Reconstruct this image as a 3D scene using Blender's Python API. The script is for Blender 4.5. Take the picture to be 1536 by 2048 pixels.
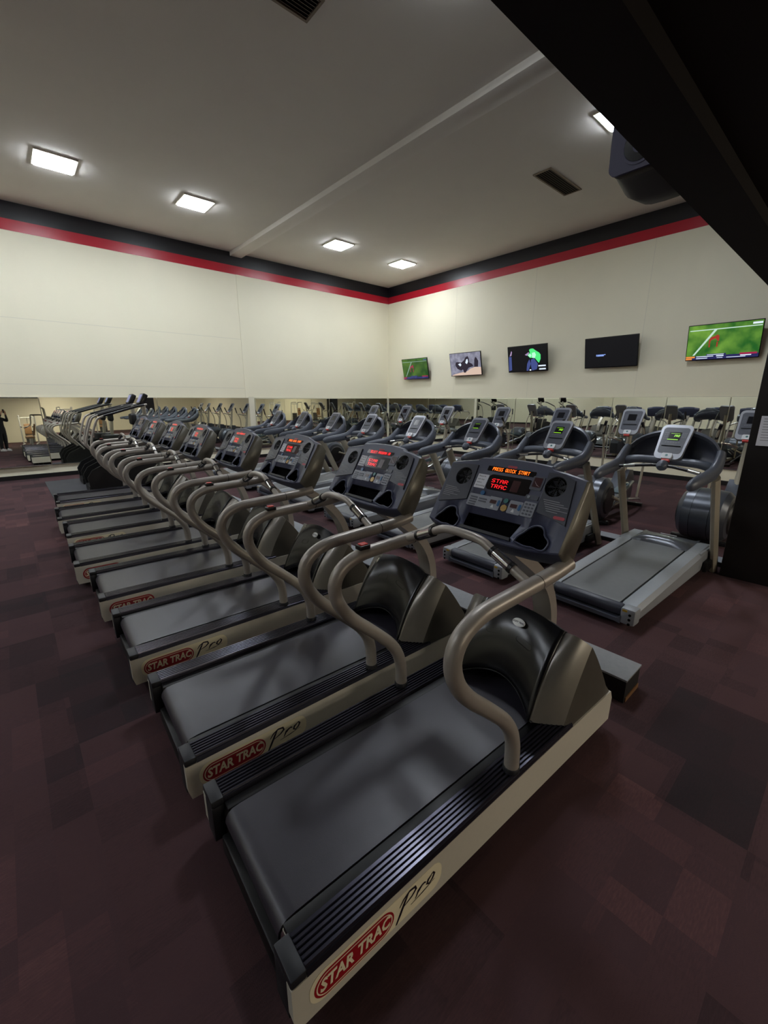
import bpy, bmesh, math, random
from mathutils import Vector, Matrix, Euler

# ------------------------------------------------------------------ reset
for o in list(bpy.data.objects):
    bpy.data.objects.remove(o, do_unlink=True)
SC = bpy.context.scene
COL = SC.collection
PI = math.pi
R = math.radians
random.seed(7)

# ------------------------------------------------------------------ camera
CAM_H = 1.80
YAW, PITCH, F_PX = 48.7, 14.9, 841.0
cd = bpy.data.cameras.new('camera')
cd.sensor_fit = 'VERTICAL'
cd.sensor_height = 36.0
cd.lens = 36.0 * F_PX / 2048.0
cd.clip_start = 0.02
cd.clip_end = 200
cam = bpy.data.objects.new('camera', cd)
COL.objects.link(cam)
cam.location = (0, 0, CAM_H)
cam.rotation_euler = (R(90 - PITCH), 0, R(YAW - 90))
SC.camera = cam

# ------------------------------------------------------------------ world, exposure
w = bpy.data.worlds.new('world')
SC.world = w
w.use_nodes = True
w.node_tree.nodes['Background'].inputs[0].default_value = (0.5, 0.55, 0.7, 1)
w.node_tree.nodes['Background'].inputs[1].default_value = 0.0
SC.view_settings.view_transform = 'Standard'
SC.view_settings.look = 'None'
SC.view_settings.exposure = 1.35
SC.view_settings.gamma = 1.0
SC.view_settings.use_curve_mapping = False
PANEL_E = 30.0        # emission of the square ceiling panels
TUBE_E = 64.0          # emission of the warm strips under the low ceiling

# room numbers (metres)
XW, YW, ZC = 11.55, 12.90, 5.84          # TV wall, striped wall, high ceiling
XB, YB = -9.0, -10.0                     # walls behind the camera
SOF_Y, SOF_Z = 0.73, 2.645               # edge and underside of the low black ceiling

# ------------------------------------------------------------------ materials
def lin(c):
    if isinstance(c, str):
        c = [int(c[i:i + 2], 16) / 255 for i in (0, 2, 4)]
        c = [x / 12.92 if x <= 0.04045 else ((x + 0.055) / 1.055) ** 2.4 for x in c]
    return (c[0], c[1], c[2], 1)

MATS = {}
def mat(name, color, rough=0.5, metal=0.0, spec=0.5, vary=0.0, scale=20.0, bump=0.0, bscale=200.0, coat=0.0):
    m = bpy.data.materials.new(name)
    m.use_nodes = True
    nt = m.node_tree
    b = nt.nodes['Principled BSDF']
    b.inputs['Base Color'].default_value = lin(color)
    b.inputs['Roughness'].default_value = rough
    b.inputs['Metallic'].default_value = metal
    b.inputs['Specular IOR Level'].default_value = spec
    b.inputs['Coat Weight'].default_value = coat
    tc = nt.nodes.new('ShaderNodeTexCoord')
    if vary > 0:
        n = nt.nodes.new('ShaderNodeTexNoise')
        n.inputs['Scale'].default_value = scale
        n.inputs['Detail'].default_value = 4
        nt.links.new(tc.outputs['Object'], n.inputs['Vector'])
        mx = nt.nodes.new('ShaderNodeMix')
        mx.data_type = 'RGBA'
        c = lin(color)
        mx.inputs[6].default_value = tuple(max(0, x * (1 - vary)) for x in c[:3]) + (1,)
        mx.inputs[7].default_value = tuple(min(1, x * (1 + vary)) for x in c[:3]) + (1,)
        nt.links.new(n.outputs['Fac'], mx.inputs[0])
        nt.links.new(mx.outputs[2], b.inputs['Base Color'])
    if bump > 0:
        n2 = nt.nodes.new('ShaderNodeTexNoise')
        n2.inputs['Scale'].default_value = bscale
        n2.inputs['Detail'].default_value = 3
        nt.links.new(tc.outputs['Object'], n2.inputs['Vector'])
        bp = nt.nodes.new('ShaderNodeBump')
        bp.inputs['Strength'].default_value = bump
        bp.inputs['Distance'].default_value = 0.002
        nt.links.new(n2.outputs['Fac'], bp.inputs['Height'])
        nt.links.new(bp.outputs['Normal'], b.inputs['Normal'])
    MATS[name] = m
    return m

def emit(name, color, strength, base=None):
    m = bpy.data.materials.new(name)
    m.use_nodes = True
    b = m.node_tree.nodes['Principled BSDF']
    b.inputs['Base Color'].default_value = lin(base or '050505')
    b.inputs['Roughness'].default_value = 0.3
    b.inputs['Emission Color'].default_value = lin(color)
    b.inputs['Emission Strength'].default_value = strength
    MATS[name] = m
    return m

mat('wall_paint', 'eee8cf', 0.55, vary=0.025, scale=1.3, bump=0.15, bscale=60, spec=0.4)
mat('ceiling_paint', 'e6e2da', 0.9, vary=0.03, scale=2.0, bump=0.3, bscale=90, spec=0.2)
mat('black_band', '17161d', 0.35, spec=0.5)
mat('red_band', 'b5162c', 0.32, spec=0.5)
mat('soffit_black', '1e1917', 0.75, spec=0.25, vary=0.3, scale=3)
mat('baseboard_black', '0c0a0c', 0.5)
mat('white_trim', 'ded9c4', 0.5)
mat('raceway_top', '84878c', 0.8, vary=0.12, scale=30)
mat('raceway_side', '0c0a09', 0.6)
mat('plywood', '6d4a28', 0.7, vary=0.3, scale=15)
mat('silver_paint', 'cfcabc', 0.42, 0.1, vary=0.04, scale=60)
mat('bronze_tube', 'a59e95', 0.36, 0.25, vary=0.05, scale=40, bump=0.1, bscale=400)
mat('rail_black', '3a3944', 0.24, 0.75, spec=0.6)
mat('rail_cap', '1b1c21', 0.5)
mat('belt_rubber', '34323a', 0.34, vary=0.18, scale=12, bump=0.2, bscale=500, spec=0.55)
mat('deck_mat', '37373c', 0.8, vary=0.1, scale=20)
mat('deck_black', '0a090b', 0.5)
mat('hood_black', '131315', 0.22, spec=0.55, vary=0.1, scale=8)
mat('hood_bronze', '87827a', 0.30, 0.5, vary=0.05, scale=30)
mat('hood_grey', '4b473f', 0.5, 0.1, vary=0.1, scale=30)
mat('console_shell', '41455c', 0.40, vary=0.06, scale=40)
mat('console_side', '6c695f', 0.38, 0.3, vary=0.05, scale=30)
mat('console_panel', '383a45', 0.4)
mat('console_glass', '0d0c10', 0.15)
mat('key_grey', '8a8e98', 0.4)
mat('key_dark', '4b4f5a', 0.4)
mat('key_blue', '1d5b8c', 0.35)
mat('key_green', '2e6b6a', 0.35)
mat('key_gold', 'a98a4e', 0.35, 0.3)
mat('print_grey', '8f9096', 0.6)
mat('print_red', 'b23a48', 0.5)
mat('hole_black', '020202', 0.9, spec=0.1)
mat('paper', 'dedfe6', 0.7)
mat('ink', '33343c', 0.7)
mat('chrome', 'c8c8c8', 0.12, 1.0)
mat('black_plastic', '0d0d10', 0.38)
mat('grip_black', '120f16', 0.3)
mat('stop_red', 'd23a33', 0.4)
mat('sticker_cream', 'f0e6c6', 0.45)
mat('sticker_red', 'a01621', 0.4)
mat('sticker_ink', '1d1420', 0.4)
mat('sticker_white', 'eeeeea', 0.4)
mat('pc_deck', '8f9398', 0.45, 0.15, vary=0.05, scale=50)
mat('pc_belt', '66686a', 0.5, vary=0.1, scale=20, bump=0.2, bscale=400)
mat('pc_dark', '565b66', 0.36, 0.1, vary=0.06, scale=30)
mat('pc_shell', '383b47', 0.4, vary=0.05, scale=30)
mat('pc_post', 'a29b8b', 0.42, 0.2, vary=0.05, scale=40)
mat('pc_cover', '62666c', 0.25, 0.45)
mat('pc_frame', '8d8f96', 0.32, 0.3)
mat('pc_white', 'd4d7da', 0.3)
mat('pc_screen', '15161c', 0.12)
mat('pc_yellow', 'b9962a', 0.4)
mat('drum_grey', '4b4f57', 0.30, 0.45, vary=0.05, scale=30)
mat('drum_dark', '1e1d1e', 0.4, 0.2)
mat('aluminium', 'a9adb0', 0.25, 0.9)
mat('pedal_teal', '56666c', 0.5)
mat('stair_face', '9a9cc8', 0.35)
mat('stair_black', '0b0b0d', 0.45)
mat('tv_black', '0b090d', 0.25)
mat('mount_grey', '54524c', 0.5)
mat('speaker_blue', '4a4867', 0.5)
mat('speaker_grey', '3c3833', 0.55)
mat('vent_slat', '857765', 0.5)
mat('vent_dark', '0d0805', 0.7)
mat('shoe_white', 'd9d6d6', 0.6)
mat('cloth_black', '0e0e11', 0.85, vary=0.2, scale=20)
mat('skin', 'b98468', 0.5)
mat('hair', '1c130d', 0.6)
mat('pad_black', '151416', 0.5)
mat('pad_tan', '8c6a44', 0.55)
mat('steel_white', 'b9bab5', 0.4, 0.2)
mat('stack_steel', '4b4d50', 0.35, 0.7)
mat('wood_red', '4b1f1a', 0.5)
emit('panel_light', (0.86, 0.92, 1.0), PANEL_E, 'ffffff')
emit('strip_light', (1.0, 0.90, 0.74), TUBE_E, 'ffffff')
emit('led_orange', (1.0, 0.14, 0.01), 1.6)
emit('led_red', (1.0, 0.010, 0.014), 1.05)
emit('led_dim', (0.35, 0.006, 0.006), 0.25)
emit('led_off', (0.3, 0.01, 0.02), 0.012)
emit('led_green', (0.35, 0.85, 0.02), 0.40)
emit('screen_black', (0.004, 0.004, 0.005), 0.550)
emit('screen_white', (0.75, 0.85, 1.0), 0.413)
emit('screen_line', (0.62, 0.85, 0.72), 0.341)
emit('screen_blue', (0.20, 0.30, 0.65), 0.495)
emit('screen_navy', (0.02, 0.02, 0.09), 0.440)
emit('screen_denim', (0.05, 0.07, 0.22), 0.440)
emit('screen_green', (0.08, 0.75, 0.20), 0.440)
emit('screen_mint', (0.45, 0.90, 0.62), 0.440)
emit('screen_red', (0.45, 0.05, 0.03), 0.30)
emit('screen_orange', (0.85, 0.30, 0.05), 0.385)
emit('screen_maroon', (0.35, 0.02, 0.07), 0.385)
emit('screen_lilac', (0.45, 0.32, 0.55), 0.330)
emit('screen_sand', (0.70, 0.52, 0.42), 0.385)
emit('screen_dark', (0.02, 0.015, 0.025), 0.550)

def tex_mat(name, build, **kw):
    m = mat(name, '808080', **kw)
    build(m.node_tree, m.node_tree.nodes['Principled BSDF'])
    return m

def build_carpet(nt, b):
    N, L = nt.nodes.new, nt.links.new
    tc = N('ShaderNodeTexCoord')
    cells = []
    for k, (sx, sy, off) in enumerate(((1.0, 2.0, 0.0), (2.0, 1.0, 7.3), (4.0, 5.5, 3.1))):
        mp = N('ShaderNodeMapping'); mp.inputs['Scale'].default_value = (sx, sy, 1)
        mp.inputs['Location'].default_value = (off, off * 0.37, 0)
        L(tc.outputs['Object'], mp.inputs['Vector'])
        fl = N('ShaderNodeVectorMath'); fl.operation = 'FLOOR'
        L(mp.outputs['Vector'], fl.inputs[0])
        wn = N('ShaderNodeTexWhiteNoise'); wn.noise_dimensions = '2D'
        L(fl.outputs['Vector'], wn.inputs['Vector'])
        cells.append(wn.outputs['Value'])
    a = N('ShaderNodeMath'); a.operation = 'MULTIPLY_ADD'; a.inputs[1].default_value = 0.30
    L(cells[0], a.inputs[0])
    a2 = N('ShaderNodeMath'); a2.operation = 'MULTIPLY'; a2.inputs[1].default_value = 0.27
    L(cells[1], a2.inputs[0]); L(a2.outputs[0], a.inputs[2])
    a3 = N('ShaderNodeMath'); a3.operation = 'MULTIPLY_ADD'; a3.inputs[1].default_value = 0.15
    L(cells[2], a3.inputs[0]); L(a.outputs[0], a3.inputs[2])
    st = N('ShaderNodeMapping'); st.inputs['Scale'].default_value = (30, 160, 1)
    L(tc.outputs['Object'], st.inputs['Vector'])
    ns = N('ShaderNodeTexNoise'); ns.inputs['Scale'].default_value = 1.0; ns.inputs['Detail'].default_value = 3
    L(st.outputs['Vector'], ns.inputs['Vector'])
    a4 = N('ShaderNodeMath'); a4.operation = 'MULTIPLY_ADD'; a4.inputs[1].default_value = 0.22
    L(ns.outputs['Fac'], a4.inputs[0]); L(a3.outputs[0], a4.inputs[2])
    cr = N('ShaderNodeValToRGB')
    els = cr.color_ramp.elements
    els[0].position = 0.14; els[0].color = lin('322a2d')
    els[1].position = 0.84; els[1].color = lin('6c4c4b')
    for p, c in ((0.32, '3d2d30'), (0.46, '4e383a'), (0.58, '4a3639'), (0.70, '573d3f')):
        e = els.new(p); e.color = lin(c)
    L(a4.outputs[0], cr.inputs['Fac'])
    L(cr.outputs['Color'], b.inputs['Base Color'])
    nb = N('ShaderNodeTexNoise'); nb.inputs['Scale'].default_value = 260; nb.inputs['Detail'].default_value = 2
    L(tc.outputs['Object'], nb.inputs['Vector'])
    bp = N('ShaderNodeBump'); bp.inputs['Strength'].default_value = 0.5; bp.inputs['Distance'].default_value = 0.004
    L(nb.outputs['Fac'], bp.inputs['Height']); L(bp.outputs['Normal'], b.inputs['Normal'])
tex_mat('carpet', build_carpet, rough=0.95, spec=0.15)

def build_mirror(nt, b):
    b.inputs['Base Color'].default_value = (0.86, 0.89, 0.84, 1)
    b.inputs['Metallic'].default_value = 1.0
    b.inputs['Roughness'].default_value = 0.012
tex_mat('mirror_glass', build_mirror)

def build_pitch(nt, b):
    N, L = nt.nodes.new, nt.links.new
    tc = N('ShaderNodeTexCoord')
    n = N('ShaderNodeTexNoise'); n.inputs['Scale'].default_value = 3.2; n.inputs['Detail'].default_value = 3
    L(tc.outputs['Object'], n.inputs['Vector'])
    cr = N('ShaderNodeValToRGB')
    cr.color_ramp.elements[0].position = 0.35; cr.color_ramp.elements[0].color = (0.015, 0.10, 0.015, 1)
    cr.color_ramp.elements[1].position = 0.68; cr.color_ramp.elements[1].color = (0.14, 0.30, 0.04, 1)
    L(n.outputs['Fac'], cr.inputs['Fac'])
    L(cr.outputs['Color'], b.inputs['Emission Color'])
    b.inputs['Base Color'].default_value = lin('0c0c0e')
    b.inputs['Emission Strength'].default_value = 0.45
tex_mat('screen_pitch', build_pitch, rough=0.25)
tex_mat('screen_pitch_dim', build_pitch, rough=0.25).node_tree.nodes['Principled BSDF'].inputs['Emission Strength'].default_value = 0.22  # emission turned down to put the oblique viewing angle into the colour
emit('screen_line_dim', (0.30, 0.45, 0.36), 0.3)

def build_gravel(nt, b):
    N, L = nt.nodes.new, nt.links.new
    tc = N('ShaderNodeTexCoord')
    n = N('ShaderNodeTexNoise'); n.inputs['Scale'].default_value = 7; n.inputs['Detail'].default_value = 5
    L(tc.outputs['Object'], n.inputs['Vector'])
    cr = N('ShaderNodeValToRGB')
    cr.color_ramp.elements[0].position = 0.3; cr.color_ramp.elements[0].color = (0.12, 0.12, 0.17, 1)
    cr.color_ramp.elements[1].position = 0.75; cr.color_ramp.elements[1].color = (0.32, 0.32, 0.40, 1)
    L(n.outputs['Fac'], cr.inputs['Fac'])
    L(cr.outputs['Color'], b.inputs['Emission Color'])
    b.inputs['Base Color'].default_value = lin('0c0c0e')
    b.inputs['Emission Strength'].default_value = 0.45
tex_mat('screen_gravel', build_gravel, rough=0.25)

# ------------------------------------------------------------------ mesh helpers
class MB:
    def __init__(s):
        s.v, s.f, s.mi = [], [], []
    def add(s, verts, faces, mi=0):
        n = len(s.v)
        s.v += [tuple(p) for p in verts]
        s.f += [tuple(i + n for i in f) for f in faces]
        s.mi += [mi] * len(faces)
        return s
    def box(s, c, size, M=None, bev=0.0, mi=0, seg=2):
        bm = bmesh.new()
        bmesh.ops.create_cube(bm, size=1.0)
        for v in bm.verts:
            v.co = Vector((v.co.x * size[0], v.co.y * size[1], v.co.z * size[2]))
        if bev > 0:
            bmesh.ops.bevel(bm, geom=list(bm.edges), offset=bev, segments=seg, affect='EDGES', profile=0.5)
        T = Matrix.Translation(c)
        if M is not None:
            T = T @ M.to_4x4()
        s._bm(bm, T, mi)
        return s
    def _bm(s, bm, T, mi=0):
        bm.verts.ensure_lookup_table()
        for i, v in enumerate(bm.verts):
            v.index = i
        s.add([T @ v.co for v in bm.verts], [[v.index for v in f.verts] for f in bm.faces], mi)
        bm.free()
    def b2(s, x0, x1, y0, y1, z0, z1, bev=0.0, mi=0):
        return s.box(((x0 + x1) / 2, (y0 + y1) / 2, (z0 + z1) / 2), (x1 - x0, y1 - y0, z1 - z0), bev=bev, mi=mi)
    def ring_loft(s, rings, closed_ring=True, cap=True, mi=0):
        n = len(rings[0])
        verts = [p for r in rings for p in r]
        faces = []
        for k in range(len(rings) - 1):
            for i in range(n if closed_ring else n - 1):
                j = (i + 1) % n
                faces.append((k * n + i, k * n + j, (k + 1) * n + j, (k + 1) * n + i))
        if cap and closed_ring:
            faces.append(tuple(range(n))[::-1])
            faces.append(tuple((len(rings) - 1) * n + i for i in range(n)))
        return s.add(verts, faces, mi)
    def tube(s, pts, r, seg=12, mi=0, smooth=0, cap=True):
        P = [Vector(p) for p in pts]
        rr = r if isinstance(r, (list, tuple)) else [r] * len(P)
        if smooth:
            P, rr = round_path(P, rr, smooth)
        rings = []
        prev = None
        for i, p in enumerate(P):
            if i == 0: d = P[1] - P[0]
            elif i == len(P) - 1: d = P[-1] - P[-2]
            else: d = (P[i + 1] - p).normalized() + (p - P[i - 1]).normalized()
            d.normalize()
            if prev is None:
                a = Vector((0, 0, 1)) if abs(d.z) < 0.9 else Vector((1, 0, 0))
                u = d.cross(a).normalized()
            else:
                u = (prev - d * prev.dot(d)).normalized()
            prev = u
            v = d.cross(u)
            rings.append([p + (u * math.cos(t) + v * math.sin(t)) * rr[i]
                          for t in [2 * PI * k / seg for k in range(seg)]])
        return s.ring_loft(rings, cap=cap, mi=mi)
    def lathe(s, prof, M=None, seg=24, mi=0):
        # prof: (radius, height) along local z
        M = M or Matrix.Identity(4)
        rings = [[M @ Vector((r * math.cos(2 * PI * k / seg), r * math.sin(2 * PI * k / seg), z)) for k in range(seg)]
                 for r, z in prof]
        return s.ring_loft(rings, mi=mi)
    def prism(s, poly, M, d0, d1, mi=0):
        # polygon in the local xy plane of M, extruded along local z
        n = len(poly)
        a = [M @ Vector((x, y, d0)) for x, y in poly]
        b = [M @ Vector((x, y, d1)) for x, y in poly]
        faces = [(i, (i + 1) % n, n + (i + 1) % n, n + i) for i in range(n)]
        faces += [tuple(range(n))[::-1], tuple(range(n, 2 * n))]
        return s.add(a + b, faces, mi)
    def mesh(s, name, mats, sharp=40):
        me = bpy.data.meshes.new(name)
        me.from_pydata(s.v, [], s.f)
        for m in (mats if isinstance(mats, (list, tuple)) else [mats]):
            me.materials.append(MATS[m])
        if any(s.mi):
            me.polygons.foreach_set('material_index', s.mi)
        bm = bmesh.new(); bm.from_mesh(me)
        bmesh.ops.recalc_face_normals(bm, faces=bm.faces)
        bm.to_mesh(me); bm.free()
        me.polygons.foreach_set('use_smooth', [True] * len(me.polygons))
        me.set_sharp_from_angle(angle=R(sharp))
        me.update()
        return me
    def obj(s, name, mats, parent=None, sharp=40, label=None):
        return link(name, s.mesh(name, mats, sharp), parent, label)

def link(name, me, parent=None, label=None):
    o = bpy.data.objects.new(name, me)
    COL.objects.link(o)
    if parent is not None:
        o.parent = parent
    if label:
        o['label'] = label
    return o

def round_path(P, rr, k):
    """Chaikin corner cutting, ends kept."""
    for _ in range(k):
        Q, q = [P[0]], [rr[0]]
        for i in range(len(P) - 1):
            a, b = P[i], P[i + 1]
            if i > 0: Q.append(a.lerp(b, 0.25)); q.append(rr[i] * 0.75 + rr[i + 1] * 0.25)
            if i < len(P) - 2: Q.append(a.lerp(b, 0.75)); q.append(rr[i] * 0.25 + rr[i + 1] * 0.75)
        Q.append(P[-1]); q.append(rr[-1])
        P, rr = Q, q
    return P, rr

def frame(o, u, v):
    u = Vector(u).normalized(); v = Vector(v); v = (v - u * v.dot(u)).normalized()
    n = u.cross(v)
    return Matrix(((u.x, v.x, n.x, o[0]), (u.y, v.y, n.y, o[1]), (u.z, v.z, n.z, o[2]), (0, 0, 0, 1)))

def rrect(cx, cy, w, h, r, n=4):
    r = min(r, w / 2 - 1e-5, h / 2 - 1e-5)
    pts = []
    for sx, sy, a0 in ((1, 1, 0), (-1, 1, 90), (-1, -1, 180), (1, -1, 270)):
        for k in range(n + 1):
            a = R(a0 + 90 * k / n)
            pts.append((cx + sx * (w / 2 - r) + r * math.cos(a), cy + sy * (h / 2 - r) + r * math.sin(a)))
    return pts

def circ(cx, cy, r, n=20, sy=1.0):
    return [(cx + r * math.cos(2 * PI * k / n), cy + sy * r * math.sin(2 * PI * k / n)) for k in range(n)]

def tag(o, label=None, cat=None, group=None, kind=None):
    if label: o['label'] = label
    if cat: o['category'] = cat
    if group: o['group'] = group
    if kind: o['kind'] = kind
    return o

def thing(name, label, cat, loc=(0, 0, 0), rz=0.0, group=None):
    o = bpy.data.objects.new(name, None)
    o.empty_display_size = 0.1
    COL.objects.link(o)
    o.location = loc
    o.rotation_euler = (0, 0, R(rz))
    return tag(o, label, cat, group)

def copy_tree(o, parent=None):
    c = o.copy()
    COL.objects.link(c)
    c.parent = parent
    for ch in list(o.children):
        copy_tree(ch, c)
    return c

def struct(name, mb, m, parent=None):
    o = mb.obj(name, m, parent)
    if parent is None:
        o['kind'] = 'structure'
    return o

def text_mesh(name, body, size, M, m, ext=0.0008, shear=0.0, bold=0.0, sx=1.0, align='CENTER'):
    cu = bpy.data.curves.new(name, 'FONT')
    cu.body = body
    cu.size = size
    cu.extrude = ext
    cu.shear = shear
    cu.offset = bold
    cu.align_x = align
    cu.align_y = 'CENTER'
    cu.resolution_u = 2
    t = bpy.data.objects.new(name, cu)
    COL.objects.link(t)
    dg = bpy.context.evaluated_depsgraph_get()
    me = bpy.data.meshes.new_from_object(t.evaluated_get(dg))
    bpy.data.objects.remove(t, do_unlink=True)
    me.transform(M @ Matrix.Diagonal((sx, 1, 1, 1)))
    me.materials.clear()
    me.materials.append(MATS[m])
    me.name = name
    return me

FONT = {
 'A': '01110 10001 10001 11111 10001 10001 10001', 'C': '01110 10001 10000 10000 10000 10001 01110',
 'E': '11111 10000 10000 11110 10000 10000 11111', 'G': '01110 10001 10000 10111 10001 10001 01110',
 'I': '01110 00100 00100 00100 00100 00100 01110', 'K': '10001 10010 10100 11000 10100 10010 10001',
 'L': '10000 10000 10000 10000 10000 10000 11111', 'M': '10001 11011 10101 10101 10001 10001 10001',
 'O': '01110 10001 10001 10001 10001 10001 01110', 'P': '11110 10001 10001 11110 10000 10000 10000',
 'Q': '01110 10001 10001 10001 10101 10010 01101', 'R': '11110 10001 10001 11110 10100 10010 10001',
 'S': '01111 10000 10000 01110 00001 00001 11110', 'T': '11111 00100 00100 00100 00100 00100 00100',
 'U': '10001 10001 10001 10001 10001 10001 01110'}
def led(mb, s, M, cx, cy, h, wscale=0.8, n=0.0, fill=0.85):
    px = h / 7.0
    pw = px * wscale
    W = len(s) * 6 * pw - pw
    x = cx - W / 2
    for ch in s:
        if ch in FONT:
            for r, row in enumerate(FONT[ch].split()):
                for c, b in enumerate(row):
                    if b == '1':
                        x0, y0 = x + c * pw, cy + h / 2 - (r + 1) * px
                        mb.add([M @ Vector(p) for p in ((x0, y0, n), (x0 + pw * fill, y0, n), (x0 + pw * fill, y0 + px * fill, n), (x0, y0 + px * fill, n))], [(0, 1, 2, 3)])
        x += 6 * pw
    return mb

# ================================================================== SETTING
struct('floor', MB().b2(XB, XW, YB, YW, -0.1, 0.0), 'carpet')
struct('ceiling', MB().b2(XB, XW, SOF_Y, YW, ZC, ZC + 0.1), 'ceiling_paint')
struct('wall_left', MB().b2(XB - 0.1, XW + 0.1, YW, YW + 0.1, 0, ZC), 'wall_paint')
struct('wall_right', MB().b2(XW, XW + 0.1, YB, YW, 0, ZC), 'wall_paint')
struct('wall_back', MB().b2(XB - 0.1, XB, YB, YW, 0, ZC), 'wall_paint')
struct('wall_near', MB().b2(XB, XW, YB - 0.1, YB, 0, SOF_Z + 0.1), 'wall_paint')
# low black ceiling over the camera, its edge beam and the fascia above it
struct('ceiling_low', MB().b2(XB, XW, YB, SOF_Y - 0.19, SOF_Z + 0.06, SOF_Z + 0.12), 'soffit_black')
struct('trim_1', MB().b2(XB, XW, SOF_Y - 0.19, SOF_Y, SOF_Z, SOF_Z + 0.14), 'soffit_black')
struct('wall_fascia', MB().b2(XB, XW, SOF_Y - 0.1, SOF_Y, SOF_Z + 0.14, ZC), 'soffit_black')
# painted bands under the high ceiling
Z1, Z2 = 5.285, 5.505
struct('trim_2', MB().b2(XB, XW, YW - 0.006, YW, Z2, ZC), 'black_band')
struct('trim_3', MB().b2(XB, XW, YW - 0.006, YW, Z1, Z2), 'red_band')
struct('trim_4', MB().b2(XW - 0.006, XW, SOF_Y, YW - 0.006, Z2, ZC), 'black_band')
struct('trim_5', MB().b2(XW - 0.006, XW, SOF_Y, YW - 0.006, Z1, Z2), 'red_band')
# plaster beam along the ceiling and the flat strip under it on the wall
struct('trim_6', MB().b2(5.53, 5.87, SOF_Y, YW - 0.007, ZC - 0.10, ZC, bev=0.006), 'ceiling_paint')
struct('trim_7', MB().b2(5.66, 5.92, YW - 0.012, YW, 0.1, Z1), 'wall_paint')
# hairline seams of the wall boards
k = 8
for y0 in (3.96, 6.83, 9.6):
    struct('trim_%d' % k, MB().b2(XW - 0.002, XW, y0 - 0.004, y0 + 0.004, 1.9, Z1), 'white_trim'); k += 1
for z0 in (2.15, 3.55):
    struct('trim_%d' % k, MB().b2(-4, 5.65, YW - 0.002, YW, z0 - 0.006, z0 + 0.006), 'white_trim'); k += 1
struct('baseboard_left', MB().b2(XB, XW, YW - 0.012, YW, 0, 0.10), 'baseboard_black')
struct('baseboard_right', MB().b2(XW - 0.012, XW, YB, YW - 0.013, 0, 0.10), 'baseboard_black')
struct('baseboard_back', MB().b2(XB, XB + 0.012, YB, YW - 0.013, 0, 0.10), 'baseboard_black')
struct('trim_20', MB().b2(5.745, 5.925, YW - 0.03, YW - 0.012, 0.1, 1.90), 'white_trim')
struct('trim_21', MB().b2(XW - 0.05, XW - 0.0125, YW - 0.06, YW - 0.0125, 0.1, 1.90), 'white_trim')

# black column at the right with a red stripe and a pinned sheet
col = MB().b2(5.42, 5.95, 0.20, 0.77, 0, SOF_Z - 0.002, bev=0.01).obj('column_1', 'soffit_black')
col['kind'] = 'structure'
col['label'] = 'black square column under the edge of the low ceiling'
MB().b2(5.415, 5.955, 0.195, 0.775, 2.46, 2.60, bev=0.004).obj('red_stripe', 'red_band', col, label='red stripe round the column head')

# mirrors -----------------------------------------------------------------
def mirror(axis, a, b, z0, z1, tilt, label):
    L, H = b - a, z1 - z0
    root = thing('wall_mirror', label, 'mirror', group='mirror panels on the two walls')
    g = MB().b2(-L / 2 + 0.004, L / 2 - 0.004, -0.003, 0.003, 0, H)
    gl = g.obj('glass', 'mirror_glass', root)
    MB().b2(-L / 2, L / 2, -0.008, 0.004, H - 0.002, H + 0.012).obj('top_channel', 'white_trim', root)
    MB().b2(-L / 2, L / 2, -0.008, 0.004, -0.012, 0.002).obj('bottom_channel', 'aluminium', root)
    off = 0.024 + abs(math.tan(R(tilt))) * H
    if axis == 'y':
        root.location = ((a + b) / 2, YW - off, z0); root.rotation_euler = (R(-tilt), 0, 0)
    else:
        root.location = (XW - off, (a + b) / 2, z0); root.rotation_euler = (R(-tilt), 0, R(-90))
    return root
mirror('y', -4.33, -1.85, 0.31, 1.865, 1.0, 'mirror panel on the striped wall, just outside the left edge')
mirror('y', -1.84, 0.64, 0.31, 1.865, 1.0, 'leftmost mirror panel, over bare cream wall and carpet')
mirror('y', 0.65, 3.14, 0.31, 1.865, 0.35, 'mirror panel directly behind the two stair climbers')
mirror('y', 3.15, 5.735, 0.31, 1.865, 0.0, 'mirror panel left of the white post on the striped wall')
mirror('y', 5.935, 8.72, 0.31, 1.865, 0.0, 'mirror panel right of the white post on the striped wall')
mirror('y', 8.73, 11.47, 0.31, 1.865, 0.0, 'mirror panel on the striped wall ending at the room corner')
RS = [12.83, 10.68, 8.53, 7.16, 5.78, 4.41, 3.23, 2.06, 0.89]
RL = ['mirror panel on the television wall starting at the room corner',
      'mirror panel below the television with the motorbike race',
      'mirror panel below the gap between motorbike and green-shirt televisions',
      'mirror panel below the television showing a green shirt',
      'mirror panel left of the one below the dark television',
      'mirror panel below the right half of the dark television',
      'mirror panel between the dark television and the bright football one',
      'rightmost mirror panel, below the bright football television']
for i, lb in enumerate(RL):
    mirror('x', RS[i + 1] + 0.005, RS[i] - 0.005, 0.36, 1.865, 0.0, lb)

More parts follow.
